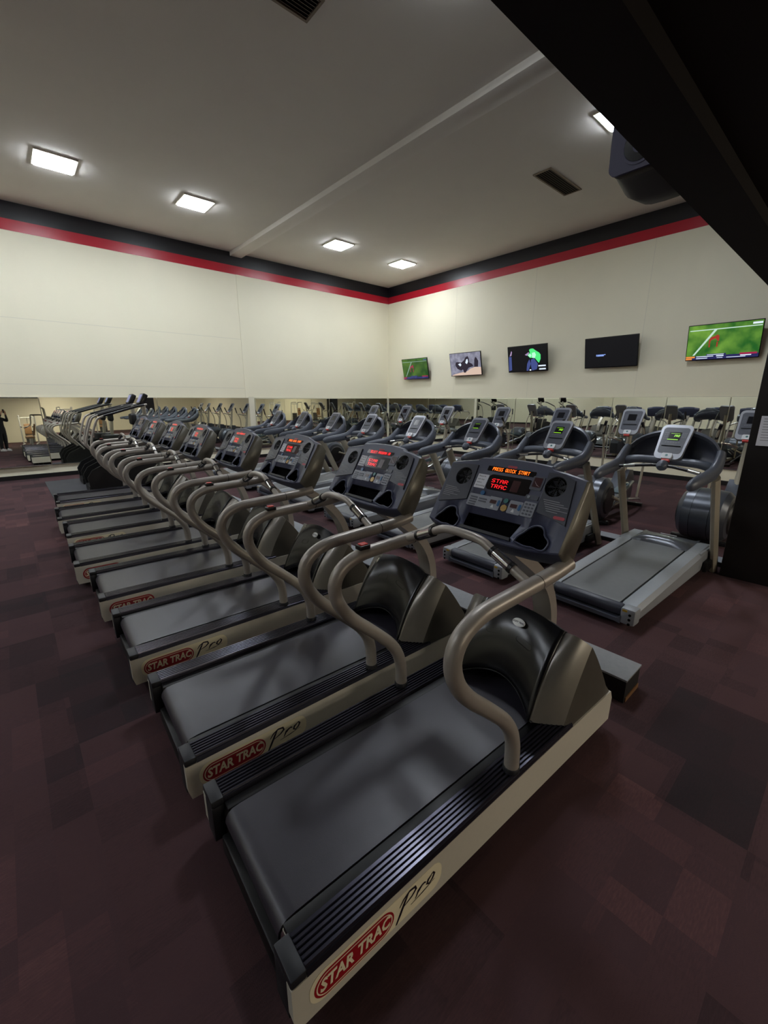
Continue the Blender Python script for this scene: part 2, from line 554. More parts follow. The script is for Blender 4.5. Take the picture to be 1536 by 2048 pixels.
# ceiling light panels ------------------------------------------------------
def make_light():
    t = thing('ceiling_light', 'x', 'light', group='square ceiling light panels')
    m = MB()
    for a, b, c, d in ((-0.31, 0.31, 0.285, 0.31), (-0.31, 0.31, -0.31, -0.285), (-0.31, -0.285, -0.285, 0.285), (0.285, 0.31, -0.285, 0.285)):
        m.b2(a, b, c, d, -0.025, 0.0)
    m.obj('frame', 'white_trim', t)
    MB().b2(-0.284, 0.284, -0.284, 0.284, -0.045, -0.004, bev=0.016).obj('diffuser', 'panel_light', t)
    return t
proto = make_light()
LP = [(1.40, 10.33, 'square ceiling light panel nearest the left edge of the picture'),
      (3.78, 10.36, 'square ceiling light panel just left of the ceiling beam'),
      (7.50, 10.40, 'square ceiling light panel just right of the ceiling beam'),
      (9.92, 10.45, 'square ceiling light panel nearest the room corner'),
      (7.50, 3.25, 'ceiling light panel half hidden behind the black soffit edge'),
      (3.78, 3.25, 'ceiling light panel hidden above the soffit, over the near treadmills'),
      (-1.00, 10.33, 'ceiling light panel beyond the left edge of the picture'),
      (-4.50, 10.33, 'ceiling light panel far beyond the left edge'),
      (-4.50, 3.25, 'ceiling light panel above the back wall side'),
      (-7.20, 6.8, 'unseen ceiling light panel added to brighten the back wall')]  # last panel is added out of view to lift the back wall
for i, (x, y, lb) in enumerate(LP):
    o = proto if i == 0 else copy_tree(proto)
    o.location = (x, y, ZC - 0.001)
    o['label'] = lb

# warm strip lights under the low ceiling behind the camera
def make_strip():
    t = thing('strip_light', 'x', 'light', group='strip lights under the low ceiling')
    MB().b2(-0.62, 0.62, -0.09, 0.09, -0.05, 0, bev=0.01).obj('housing', 'white_trim', t)
    MB().b2(-0.58, 0.58, -0.06, 0.06, -0.065, -0.05, bev=0.005).obj('tube_cover', 'strip_light', t)
    return t
proto = make_strip()
for i, (x, y, lb) in enumerate([(2.6, -7.8, 'warm strip light close to the far wall behind the camera'),
                                (7.2, -4.2, 'warm strip light near the television wall under the low ceiling'),
                                (0.5, -5.5, 'warm strip light above the weight machines, left'),
                                (4.8, -3.4, 'warm strip light above the weight machines, middle'),
                                (8.5, -5.5, 'warm strip light above the weight machines, right')]):
    o = proto if i == 0 else copy_tree(proto)
    o.location = (x, y, SOF_Z + 0.059)
    o['label'] = lb

# air vents -------------------------------------------------------------------
def make_vent():
    t = thing('air_vent', 'x', 'vent', group='ceiling air vents')
    m = MB()
    for a, b, c, d in ((-0.61, 0.61, 0.15, 0.18), (-0.61, 0.61, -0.18, -0.15), (-0.61, -0.58, -0.15, 0.15), (0.58, 0.61, -0.15, 0.15)):
        m.b2(a, b, c, d, -0.018, 0)
    m.obj('frame', 'vent_slat', t)
    MB().b2(-0.579, 0.579, -0.149, 0.149, -0.003, -0.001).obj('backing', 'vent_dark', t)
    for k in range(7):
        y = -0.129 + k * 0.043
        MB().box((0, y, -0.011), (1.155, 0.022, 0.003), Matrix.Rotation(R(35), 3, 'X')).obj('slat', 'vent_slat', t)
    return t
v = make_vent(); v.location = (8.72, 4.87, ZC - 0.001); v['label'] = 'brown slatted air vent on the ceiling before the television wall'
v = copy_tree(v); v.location = (2.63, 4.80, ZC - 0.001); v['label'] = 'slatted air vent cut by the top edge of the picture'

# floor raceways ----------------------------------------------------------------
t = thing('cable_raceway', 'long black box with grey top running in front of the ribbed-rail treadmills', 'raceway', (2.55, 0.68, 0))
MB().b2(0, 0.235, 0, 8.3, 0, 0.150).obj('body', 'raceway_side', t)
MB().b2(-0.006, 0.241, -0.004, 8.304, 0.150, 0.164, bev=0.002).obj('lid', 'raceway_top', t)
MB().b2(0.02, 0.235, -0.006, -0.0005, 0.0, 0.03).obj('worn_edge', 'plywood', t)
t = thing('cable_raceway', 'low grey-topped box running under the front of the grey treadmills', 'raceway', (5.70, 0.80, 0))
MB().b2(0, 0.2, 0, 9.8, 0, 0.05).obj('body', 'raceway_side', t)
MB().b2(-0.005, 0.205, 0, 9.8, 0.05, 0.058).obj('lid', 'raceway_top', t)

# sheet pinned on the column
t = thing('paper_notice', 'white paper notice pinned on the black column', 'notice', (5.4135, 0.60, 1.375))
MB().b2(-0.0012, 0.0, -0.108, 0.108, 0, 0.28).obj('sheet', 'paper', t)
m = MB()
for i in range(9):
    z = 0.25 - i * 0.025
    m.b2(-0.0018, -0.0012, -0.08 + 0.012 * (i % 3), 0.085, z, z + 0.006)
o = m.obj('printed_lines', 'print_grey', t); o['kind'] = 'stuff'

# ================================================================== RIBBED-RAIL TREADMILL
HW = 0.395                      # half width over the side panels
RAIL_Z = 0.272
def rail_profile():
    """cross-section (y inward from the outer edge, z) with seven raised ridges"""
    pts = [(0.0, 0.235), (0.004, 0.262)]
    y = 0.008
    for k in range(6):
        pts += [(y, 0.2645), (y + 0.003, RAIL_Z), (y + 0.009, RAIL_Z), (y + 0.012, 0.2645)]
        y += 0.0165
    pts += [(0.109, 0.2645), (0.112, 0.250), (0.112, 0.235)]
    return pts

FA, FT = Vector((1.29, 0, 1.28)), Vector((0.534, 0, 0.8455)).normalized()
CONS = frame(FA, (0, -1, 0), FT)         # u = to the runner's right, v = up the face, n = towards the runner

def cup_poly(cx, cy, k=1.0, fl=1):
    P = [(-0.078, -0.045), (-0.070, -0.018), (-0.048, 0.004), (-0.030, 0.030), (-0.006, 0.048), (0.022, 0.050), (0.042, 0.036), (0.050, 0.012),
         (0.076, -0.004), (0.080, -0.022), (0.070, -0.052), (0.040, -0.056), (0.012, -0.050), (-0.020, -0.056), (-0.052, -0.050)]
    return [(cx + fl * x * k, cy + y * k) for x, y in P][::fl]

def console_body():
    m = MB()
    rings = []
    ys = [0.370, 0.362, 0.33, 0.27, 0.205, 0.19, 0.10, 0.0, -0.10, -0.19, -0.205, -0.27, -0.33, -0.362, -0.370]
    for y in ys:
        q = abs(y) / 0.37
        top = 0.300 - 0.045 * q * q - (0.0 if q < 0.53 else 0.012)
        lip = -0.118 + 0.030 * q ** 3
        ins = 0.008 if q > 0.99 else 0.0
        P = []
        for s, n in ((lip - 0.012, -0.050), (lip, -0.004 - ins), (lip + 0.006, -ins), (-0.02, -ins), (top - 0.05, -ins), (top - 0.012, 0.004 - ins), (top - 0.002, -0.008), (top, -0.03),
                     (top - 0.02, -0.085 + ins), (top - 0.12, -0.115 + ins), (0.02, -0.135 + ins), (-0.09, -0.135 + ins), (lip - 0.012, -0.115 + ins)):
            P.append(CONS @ Vector((-y, s, n)))
        rings.append(P)
    n = len(rings[0])
    m.ring_loft(rings, cap=False)
    m.add(rings[0], [tuple(range(n))], 1)
    m.add(rings[-1], [tuple(range(n))], 1)
    body = m.obj('tmp_body', ['console_shell', 'console_side', 'hole_black'], sharp=30)
    # everything on the outer side of the shell is bronze
    me = body.data
    for p in me.polygons:
        c = p.center
        if abs(c.y) > 0.3655 and p.material_index == 0:
            p.material_index = 1
    cut = MB()
    cut.prism(cup_poly(0.232, -0.043, 0.92), CONS, -0.10, 0.05)
    cut.prism(cup_poly(-0.245, -0.048, 0.92), CONS, -0.10, 0.05)
    cut.prism([(-0.135, -0.078), (0.132, -0.078), (0.158, -0.008), (-0.132, -0.012)], CONS, -0.045, 0.05)
    cut.prism(circ(-0.25, 0.168, 0.047, 24), CONS, -0.03, 0.05)
    cut.prism(circ(0.245, 0.188, 0.047, 24), CONS, -0.03, 0.05)
    c = cut.obj('tmp_cut', ['hole_black'])
    md = body.modifiers.new('b', 'BOOLEAN'); md.operation = 'DIFFERENCE'; md.object = c; md.solver = 'EXACT'
    md.material_mode = 'TRANSFER'
    dg = bpy.context.evaluated_depsgraph_get()
    res = bpy.data.meshes.new_from_object(body.evaluated_get(dg))
    bpy.data.objects.remove(body, do_unlink=True); bpy.data.objects.remove(c, do_unlink=True)
    res.name = 'console'
    return res

def stadium(cx, cy, w, h, n=8):
    return rrect(cx, cy, w, h, h / 2 - 1e-4, n)

STK = frame((0, -HW - 0.0005, 0), (1, 0, 0), (0, 0, 1))

def stroke(mb, pts, M, n, mi=0):
    """a pen stroke: list of (x, y, width)"""
    L, Rr = [], []
    for i, (x, y, w) in enumerate(pts):
        a = pts[max(0, i - 1)]; b = pts[min(len(pts) - 1, i + 1)]
        dx, dy = b[0] - a[0], b[1] - a[1]
        l = math.hypot(dx, dy) or 1
        nx, ny = -dy / l * w / 2, dx / l * w / 2
        L.append(M @ Vector((x + nx, y + ny, n))); Rr.append(M @ Vector((x - nx, y - ny, n)))
    k = len(pts)
    mb.add(L + Rr, [(i, i + 1, k + i + 1, k + i) for i in range(k - 1)], mi)

def pill(parent, x0, x1, zc, h, big):
    """red lozenge with the maker's name"""
    cx, w = (x0 + x1) / 2, x1 - x0
    s = MB().prism(stadium(cx, zc, w, h), STK, 0.0008, 0.0016).obj('logo_patch', 'sticker_red', parent)
    ring = MB()
    P, Q = stadium(cx, zc, w - 0.014, h - 0.014), stadium(cx, zc, w - 0.022, h - 0.022)
    n = len(P)
    ring.add([STK @ Vector((x, y, 0.0019)) for x, y in P + Q], [(i, (i + 1) % n, n + (i + 1) % n, n + i) for i in range(n)])
    ring.obj('outline', 'sticker_cream', s)
    M = STK @ Matrix.Translation((cx, zc, 0.0020))
    link('lettering', text_mesh('lettering', 'STAR TRAC', h * 0.66, M, 'sticker_cream', 0.0003, 0.15, h * 0.022, (w - 0.050) / (h * 0.66 * 4.95)), s)
    return s

def sticker_pro(parent):
    st = MB().prism(rrect(0.322, 0.155, 0.54, 0.118, 0.05, 8), STK, 0.0, 0.0008).obj('side_sticker', 'sticker_cream', parent)
    pill(st, 0.066, 0.366, 0.152, 0.100, False)
    pro = MB()
    ox, oz, k = 0.380, 0.112, 1.0
    def S(pts):
        stroke(pro, [(ox + x * 1.06, oz + y, w * 1.8) for x, y, w in pts], STK, 0.0016)
    S([(-0.004, -0.012, 0.004), (0.012, 0.018, 0.006), (0.034, 0.062, 0.006), (0.046, 0.082, 0.003)])
    S([(0.010, 0.052, 0.002), (0.026, 0.074, 0.004), (0.052, 0.088, 0.005), (0.076, 0.084, 0.006), (0.080, 0.070, 0.006), (0.062, 0.054, 0.004), (0.030, 0.042, 0.002)])
    S([(0.078, 0.026, 0.002), (0.092, 0.052, 0.006), (0.098, 0.060, 0.004), (0.096, 0.046, 0.003)])
    S([(0.092, 0.046, 0.003), (0.106, 0.060, 0.005), (0.118, 0.062, 0.004), (0.124, 0.056, 0.003)])
    S([(0.150, 0.066, 0.003), (0.136, 0.058, 0.006), (0.130, 0.044, 0.006), (0.140, 0.036, 0.004), (0.156, 0.046, 0.005), (0.164, 0.062, 0.006), (0.158, 0.072, 0.004), (0.146, 0.066, 0.002)])
    S([(0.058, 0.018, 0.001), (0.110, 0.024, 0.003), (0.166, 0.036, 0.001)])
    pro.obj('script_lettering', 'sticker_ink', st)
    return st

def sticker_pill(parent):
    st = MB().prism(rrect(0.222, 0.152, 0.330, 0.112, 0.054, 8), STK, 0.0, 0.0008).obj('side_sticker', 'sticker_red', parent)
    pill(st, 0.062, 0.382, 0.152, 0.104, True)
    return st

def plate(name, poly, n0, n1, m, parent):
    return MB().prism(poly, CONS, n0, n1).obj(name, m, parent)

def make_treadmill():
    T = thing('ribbed_treadmill', 'x', 'treadmill', group='row of treadmills with ribbed side rails')
    # ---- base
    for s in (-1, 1):
        y0, y1 = sorted((s * HW, s * (HW - 0.03)))
        m = MB()
        prof = [(0.012, 0.062), (0.0, 0.11), (0.0, 0.238), (1.93, 0.252), (1.955, 0.20), (1.95, 0.062)]
        M = frame((0, y0, 0), (1, 0, 0), (0, 0, 1))
        m.prism(prof, M, 0, -(y1 - y0))
        m.obj('side_panel', 'silver_paint', T)
        m = MB()
        P = rail_profile()
        ring = lambda x: [(x, s * (HW - y), z) for y, z in P]
        m.ring_loft([ring(0.05), ring(1.52)], cap=True)
        m.obj('side_rail', 'rail_black', T, sharp=20)
        MB().b2(0.0, 0.05, min(s * HW, s * (HW - 0.113)), max(s * HW, s * (HW - 0.113)), 0.2385, 0.2715, bev=0.006).b2(0.0, 0.05, min(s * (HW - 0.031), s * (HW - 0.113)), max(s * (HW - 0.031), s * (HW - 0.113)), 0.075, 0.2385, bev=0.004).obj('rail_end_cap', 'rail_cap', T)
        MB().b2(0.05, 1.45, min(s * 0.240, s * 0.283), max(s * 0.240, s * 0.283), 0.20, 0.246, bev=0.003).obj('deck_edge', 'deck_black', T)
    MB().b2(0.06, 1.90, -0.36, 0.36, 0.11, 0.205).obj('deck', 'deck_black', T)
    # belt: flat top rounded over the rear roller
    prof = [(1.60, 0.249), (0.10, 0.249)]
    for k in range(1, 9):
        a = R(90 + k * 22.5)
        prof.append((0.085 + 0.052 * math.cos(a), 0.197 + 0.052 * math.sin(a)))
    prof += [(1.60, 0.145)]
    m = MB()
    m.ring_loft([[(x, -0.236, z) for x, z in prof], [(x, 0.236, z) for x, z in prof]])
    m.obj('running_belt', 'belt_rubber', T)
    m = MB()
    m.lathe([(0.0, -0.285), (0.040, -0.285), (0.046, -0.262), (0.046, 0.262), (0.040, 0.285), (0.0, 0.285)], Matrix.Translation((0.085, 0, 0.195)) @ Matrix.Rotation(R(90), 4, 'X'), 16)
    m.obj('rear_roller', 'chrome', T)
    MB().b2(0.02, 0.12, -0.27, 0.27, 0.03, 0.11, bev=0.01).obj('rear_crossmember', 'deck_black', T)
    for s in (-1, 1):
        MB().b2(0.15, 0.27, s * 0.33 - 0.04, s * 0.33 + 0.04, 0.0, 0.075, bev=0.008).obj('rear_foot', 'deck_black', T)
        m = MB().lathe([(0, -0.03), (0.045, -0.03), (0.05, -0.02), (0.05, 0.02), (0.045, 0.03), (0, 0.03)], Matrix.Translation((1.72, s * 0.30, 0.05)) @ Matrix.Rotation(R(90), 4, 'X'), 14)
        m.obj('front_wheel', 'deck_black', T)
    # ---- motor cover
    def hood_pt(y, s):
        ay = abs(y)
        q = min(1.0, max(0.0, (ay - 0.24) / 0.132))
        e = min(1.0, ay / 0.25)
        A = Vector((1.465 - 0.107 * e * e, y, 0.355 - 0.085 * e * e))
        if ay > 0.25:
            A.x += 0.108 * ((ay - 0.25) / 0.122)
        B = Vector((1.625 + 0.040 * q, y, 0.702 - 0.044 * e * e - 0.036 * q * q))
        C = Vector((1.925, y, 0.258))
        bulge = 0.020 * math.sin(PI * q)
        A, B = A + Vector((-bulge * 0.3, 0, 0)), B + Vector((-bulge, 0, bulge))
        if s < 0.5:
            u = s * 2
            b = A.lerp(B, 0.5) + Vector((-0.045, 0, 0.050)) * (1 - 0.7 * q)
            return A * (1 - u) ** 2 + b * 2 * u * (1 - u) + B * u * u
        u = (s - 0.5) * 2
        b = B.lerp(C, 0.45) + Vector((0.07, 0, 0.06)) * (1 - 0.8 * q)
        return B * (1 - u) ** 2 + b * 2 * u * (1 - u) + C * u * u
    def patch(ys, ss, lift=0.0):
        m = MB()
        top = [[hood_pt(y, s) + Vector((-lift, 0, lift)) for y in ys] for s in ss]
        n = len(ys)
        m.add([p for r in top for p in r], [(k * n + i, k * n + i + 1, (k + 1) * n + i + 1, (k + 1) * n + i) for k in range(len(ss) - 1) for i in range(n - 1)])
        return m
    fr = lambda a, b, n: [a + (b - a) * i / n for i in range(n + 1)]
    o = patch(fr(-0.250, 0.250, 18), fr(0.0, 0.53, 16), 0.005).obj('hood_cover', 'hood_black', T, sharp=60)
    md = o.modifiers.new('s', 'SOLIDIFY'); md.thickness = 0.010; md.offset = 0
    lip = [hood_pt(y, 0.0) + Vector((-0.002, 0, 0.0)) for y in fr(-0.262, 0.262, 20)]
    MB().tube(lip, 0.006, 6).obj('hood_lip', 'deck_black', o)
    for (cx, s0, w, h) in ((-0.10, 0.27, 0.085, 0.05), (0.09, 0.27, 0.10, 0.035)):
        loop = [hood_pt(-cx - x, s0 + y * 1.1) + Vector((-0.008, 0, 0.0085)) for x, y in stadium(0, 0, w, h, 6)]
        MB().tube(loop + [loop[0]], 0.0022, 5).obj('embossed_mark', 'hood_black', o)
    for s in (-1, 1):
        patch(fr(s * 0.240, s * 0.372, 12), fr(0.0, 0.53, 16)).obj('hood_side', 'hood_bronze', T, sharp=60)
        edge = [hood_pt(s * 0.372, k) for k in fr(0.0, 1.0, 28)]
        m = MB()
        n = len(edge)
        base = [Vector((p.x, s * 0.388, 0.250)) for p in edge]
        m.add(edge + base, [(i, i + 1, n + i + 1, n + i) for i in range(n - 1)])
        m.obj('hood_wall', 'hood_grey', T)
    patch(fr(-0.372, 0.372, 22), fr(0.52, 1.0, 12)).obj('hood_front', 'hood_grey', T, sharp=60)
    MB().b2(1.90, 1.955, -0.36, 0.36, 0.07, 0.262, bev=0.01).obj('front_bumper', 'hood_grey', T)
    # single curved mast carrying the console
    UP = [(1.36, 1.15), (1.46, 1.07), (1.595, 0.975), (1.715, 0.875), (1.815, 0.75), (1.870, 0.60), (1.880, 0.42)]
    m = MB()
    P, _ = round_path([Vector((x, 0, z)) for x, z in UP], [0] * 7, 2)
    rings = []
    for i, p in enumerate(P):
        d = (P[min(i + 1, len(P) - 1)] - P[max(i - 1, 0)]).normalized()
        nn = Vector((d.z, 0, -d.x))
        rings.append([p + nn * a + Vector((0, b, 0)) for a, b in ((-0.03, -0.058), (0.03, -0.058), (0.03, 0.058), (-0.03, 0.058))])
    m.ring_loft(rings)
    m.obj('console_mast', 'bronze_tube', T)
    # ---- handrails
    HP = [(1.055, 0.268), (1.052, 0.42), (1.00, 0.535), (0.88, 0.655), (0.70, 0.815), (0.635, 0.945), (0.66, 1.045), (0.76, 1.098), (0.90, 1.108), (1.22, 1.122), (1.345, 1.140)]
    for s in (-1, 1):
        y = s * 0.358
        h = MB().tube([(x, y, z) for x, z in HP], 0.0315, 14, smooth=2).obj('handrail', 'bronze_tube', T, sharp=50)
        MB().lathe([(0, 0), (0.036, 0), (0.036, 0.02), (0.033, 0.024), (0, 0.024)], Matrix.Translation((1.055, y, 0.268)), 16).obj('foot_collar', 'rail_cap', h)
        MB().tube([(1.115, y, 1.1175), (1.119, y, 1.1177)], 0.0318, 14).obj('joint_ring', 'rail_cap', h)
        if s > 0:
            b = MB().b2(0.775, 0.835, y - 0.022, y + 0.022, 1.126, 1.148, bev=0.004).obj('switch_base', 'black_plastic', h)
            MB().b2(0.785, 0.825, y - 0.016, y + 0.016, 1.147, 1.154, bev=0.003).obj('stop_button', 'stop_red', b)
    # ---- grip bar
    GP = [(1.070, -0.352, 1.122), (1.080, -0.17, 1.203), (1.080, -0.105, 1.236), (1.080, 0.0, 1.240), (1.080, 0.105, 1.236), (1.080, 0.17, 1.203), (1.070, 0.352, 1.122)]
    g = MB().tube(GP, 0.019, 12, smooth=2).obj('grip_bar', 'bronze_tube', T, sharp=50)
    for s in (-1, 1):
        a, b = Vector((1.079, s * 0.172, 1.202)), Vector((1.0745, s * 0.265, 1.161))
        c = MB().tube([a, b], 0.0225, 14).obj('pulse_grip', 'chrome', g)
        for k in (0.0, 1.0):
            p = a.lerp(b, k)
            MB().tube([p - (b - a).normalized() * 0.008, p + (b - a).normalized() * 0.008], 0.0245, 14).obj('grip_ring', 'black_plastic', c)
        d = (b - a).normalized()
        MB().tube([a + d * 0.006 + Vector((0, 0, -0.004)) + Vector((0.004, 0, 0)), b - d * 0.006 + Vector((0, 0, -0.004)) + Vector((0.004, 0, 0))], 0.0222, 14).obj('grip_underside', 'grip_black', c)
    # ---- console
    C = link('console', console_body(), T)
    # rims of the cup wells
    for cx, cy in ((0.232, -0.043), (-0.245, -0.048)):
        loop = [CONS @ Vector((x, y, 0.002)) for x, y in cup_poly(cx, cy, 0.97)]
        L2, _ = round_path([Vector(p) for p in loop] + [Vector(loop[0])], [0] * (len(loop) + 1), 1)
        MB().tube(L2, 0.0045, 6).obj('cup_rim', 'console_shell', C)
    MB().prism([(-0.15, -0.094), (0.140, -0.094), (0.136, -0.080), (-0.14, -0.080)], CONS, -0.002, 0.012).obj('tray_lip', 'rail_cap', C)
    # fan housings
    for sgn, cx, cy in ((-1, -0.25, 0.168), (1, 0.245, 0.188)):
        if sgn < 0:
            P = [(-0.350, 0.222), (-0.345, 0.010), (-0.262, 0.030), (-0.176, 0.052), (-0.190, 0.238), (-0.27, 0.236)]
        else:
            P = [(0.190, 0.250), (0.205, 0.062), (0.270, 0.050), (0.335, 0.018), (0.346, 0.030), (0.318, 0.228), (0.262, 0.250)]
        # raised plate with a round opening, made of a ring between outline and circle
        K = 28
        ang = [2 * PI * k / K for k in range(K)]
        outer = []
        for a in ang:
            dx, dy = math.cos(a), math.sin(a)
            best = 9
            for i in range(len(P)):
                (x1, y1), (x2, y2) = P[i], P[(i + 1) % len(P)]
                ex, ey = x2 - x1, y2 - y1
                den = dx * ey - dy * ex
                if abs(den) < 1e-9: continue
                tt = ((x1 - cx) * ey - (y1 - cy) * ex) / den
                uu = ((x1 - cx) * dy - (y1 - cy) * dx) / den
                if tt > 0 and -1e-6 <= uu <= 1 + 1e-6: best = min(best, tt)
            outer.append((cx + dx * best, cy + dy * best))
        # exact corners: snap nearest sample to each polygon corner
        for x, y in P:
            i = min(range(K), key=lambda j: (outer[j][0] - x) ** 2 + (outer[j][1] - y) ** 2)
            outer[i] = (x, y)
        inner = [(cx + 0.048 * math.cos(a), cy + 0.048 * math.sin(a)) for a in ang]
        m = MB()
        for (pa, na, pb, nb) in ((outer, 0.0, outer, 0.007), (outer, 0.007, inner, 0.008), (inner, 0.008, inner, -0.02)):
            A = [CONS @ Vector((x, y, na)) for x, y in pa]; B = [CONS @ Vector((x, y, nb)) for x, y in pb]
            m.add(A + B, [(i, (i + 1) % K, K + (i + 1) % K, K + i) for i in range(K)])
        h = m.obj('fan_housing', 'console_panel', C)
        MB().prism(circ(cx, cy, 0.0475, 24), CONS, -0.026, -0.022).obj('fan_well', 'hole_black', h)
        g = MB()
        for rr in (0.014, 0.022, 0.030, 0.038, 0.046):
            c2 = [CONS @ Vector((x, y, 0.004)) for x, y in circ(cx, cy, rr, 20)]
            g.tube(c2 + [c2[0]], 0.0011, 4)
        for a in (0, 90):
            dx, dy = math.cos(R(a)) * 0.047, math.sin(R(a)) * 0.047
            g.tube([CONS @ Vector((cx - dx, cy - dy, 0.004)), CONS @ Vector((cx + dx, cy + dy, 0.004))], 0.0014, 4)
        o = g.obj('fan_grille', 'black_plastic', h); o['kind'] = 'stuff'
        b = MB()
        for k in range(7):
            a = 2 * PI * k / 7
            pts = [(cx + r * math.cos(a + d), cy + r * math.sin(a + d)) for r, d in ((0.010, 0), (0.040, 0.1), (0.042, 0.55), (0.012, 0.6))]
            b.add([CONS @ Vector((x, y, -0.012 + 0.006 * (i in (2, 3)))) for i, (x, y) in enumerate(pts)], [(0, 1, 2, 3)])
        o = b.obj('fan_blades', 'console_panel', h); o['kind'] = 'stuff'
        m = MB()
        x0 = -0.335 if sgn < 0 else 0.215
        for i in range(6):
            y = (0.098 if sgn < 0 else 0.122) - i * 0.0095
            wdt = (0.10, 0.12, 0.14, 0.09, 0.13, 0.07)[i]
            m.prism([(x0 + 0.006 * i * (sgn > 0), y), (x0 + 0.006 * i * (sgn > 0) + wdt * 0.75, y - 0.002), (x0 + 0.006 * i * (sgn > 0) + wdt * 0.75, y + 0.0012), (x0 + 0.006 * i * (sgn > 0), y + 0.0032)], CONS, 0.0075, 0.0088)
        o = m.obj('printed_lines', 'print_grey', h); o['kind'] = 'stuff'
        if sgn > 0:
            MB().prism(stadium(0.312, 0.055, 0.05, 0.014, 4), CONS, 0.0072, 0.0088).obj('red_badge', 'print_red', h)
    # display area
    plate('message_window', rrect(0.0, 0.231, 0.262, 0.026, 0.004), 0.0005, 0.002, 'console_glass', C)
    plate('red_badge', stadium(0.0, 0.2525, 0.052, 0.011, 4), 0.0005, 0.0022, 'print_red', C)
    plate('display_window', rrect(0.016, 0.163, 0.235, 0.080, 0.02), 0.0003, 0.0015, 'console_glass', C)
    plate('dim_digits', rrect(0.055, 0.160, 0.040, 0.056, 0.002), 0.0015, 0.0022, 'led_off', C)
    p = plate('course_window', rrect(0.155, 0.192, 0.058, 0.066, 0.006), 0.0005, 0.004, 'key_dark', C)
    plate('course_glass', rrect(0.155, 0.195, 0.040, 0.046, 0.003), 0.004, 0.005, 'led_off', p)
    m = MB()
    for k in range(3):
        stroke(m, [(0.142 + k * 0.006, 0.198 - k * 0.008, 0.0015), (0.160 + k * 0.006, 0.180 - k * 0.002, 0.0015)], CONS, 0.0055)
    m.obj('course_lines', 'print_grey', p)
    p = plate('select_pad', rrect(0.157, 0.123, 0.062, 0.022, 0.004), 0.0005, 0.004, 'key_dark', C)
    plate('round_key', circ(0.142, 0.123, 0.007, 14), 0.004, 0.006, 'key_grey', p)
    def keys(parent, lst, m):
        mb = MB()
        for (x, y, w_, h_) in lst:
            mb.prism(rrect(x, y, w_, h_, min(w_, h_) * 0.45, 2), CONS, 0.0038, 0.0060)
        o = mb.obj('key_buttons', m, parent); o['kind'] = 'stuff'
    p = plate('program_pad', rrect(-0.108, 0.057, 0.122, 0.062, 0.006), 0.0005, 0.004, 'key_grey', C)
    keys(p, [(-0.137, 0.071 - 0.0125 * k, 0.042, 0.007) for k in range(4)] + [(-0.083, 0.069 - 0.0125 * k, 0.046, 0.007) for k in range(2)], 'key_dark')
    for cx, nm in ((-0.015, 'speed_pad'), (0.097, 'incline_pad')):
        p = plate(nm, rrect(cx, 0.060, 0.068, 0.064, 0.006), 0.0005, 0.004, 'key_grey', C)
        plate('small_display', rrect(cx - 0.008, 0.066, 0.034, 0.018, 0.002), 0.004, 0.0052, 'led_off', p)
        plate('up_down_key', stadium(cx + 0.0235, 0.064, 0.030, 0.0125, 4) if False else rrect(cx + 0.0235, 0.064, 0.0125, 0.030, 0.006), 0.004, 0.006, 'key_blue', p)
        m = MB(); m.prism([(cx - 0.012, 0.036), (cx + 0.004, 0.036), (cx, 0.050), (cx - 0.007, 0.052)], CONS, 0.004, 0.0048)
        m.obj('pictogram', 'pc_white', p)
    p = plate('number_pad', rrect(0.163, 0.066, 0.060, 0.070, 0.006), 0.0005, 0.004, 'key_grey', C)
    keys(p, [(0.146 + 0.0165 * i, 0.089 - 0.0155 * j, 0.011, 0.008) for i in range(3) for j in range(4)], 'key_dark')
    p = plate('quick_start_key', circ(-0.100, 0.099, 0.012, 16), 0.0005, 0.005, 'key_blue', C)
    p = plate('cool_down_key', circ(0.041, 0.083, 0.012, 16), 0.0005, 0.005, 'key_green', C)
    p = plate('start_key', circ(0.044, 0.047, 0.017, 8), 0.0005, 0.006, 'key_gold', C)
    return T

def dress(T, sticker, message, note, bright, lab, softspot):
    """things that differ from machine to machine"""
    C = next(c for c in T.children if c.name.startswith('console'))
    if sticker == 'pro': sticker_pro(T)
    elif sticker == 'pill': sticker_pill(T)
    mm = {2: 'led_orange', 1: 'led_red', 0: 'led_dim'}[bright]
    mb = led(MB(), message, CONS, 0.0, 0.231, 0.0175, 0.80 * 17 / len(message), 0.0026)
    o = mb.obj('message_text', mm, C)
    mb = MB()
    led(mb, 'STAR', CONS, -0.034, 0.1715, 0.019, 1.45, 0.0022, 0.80)
    led(mb, 'TRAC', CONS, -0.030, 0.1440, 0.019, 1.45, 0.0022, 0.80)
    mb.obj('display_text', 'led_red' if bright else 'led_dim', C)
    if note:
        p = plate('paper_note', rrect(-0.137, 0.158, 0.064, 0.074, 0.002), 0.001, 0.0024, 'paper', C)
        for i, s in enumerate(('Please let', 'belt stop', 'before', 'dismounting')):
            M = CONS @ Matrix.Translation((-0.162, 0.184 - i * 0.0165, 0.0026))
            link('handwriting', text_mesh('handwriting', s, 0.011, M, 'ink', 0.0001, align='LEFT'), p)
    if softspot:
        M = frame((1.545, -0.035, 0.648), (0, -1, 0), (0.50, 0, 0.52))
        st = MB().prism(circ(0, 0, 0.036, 20, 0.62), M, 0.004, 0.0105).obj('oval_badge', 'sticker_white', T)
        link('badge_lettering', text_mesh('badge_lettering', 'SOFT TRAC', 0.013, M @ Matrix.Translation((0, 0, 0.0108)), 'sticker_ink', 0.0001, 0.2, 0.0004), st)

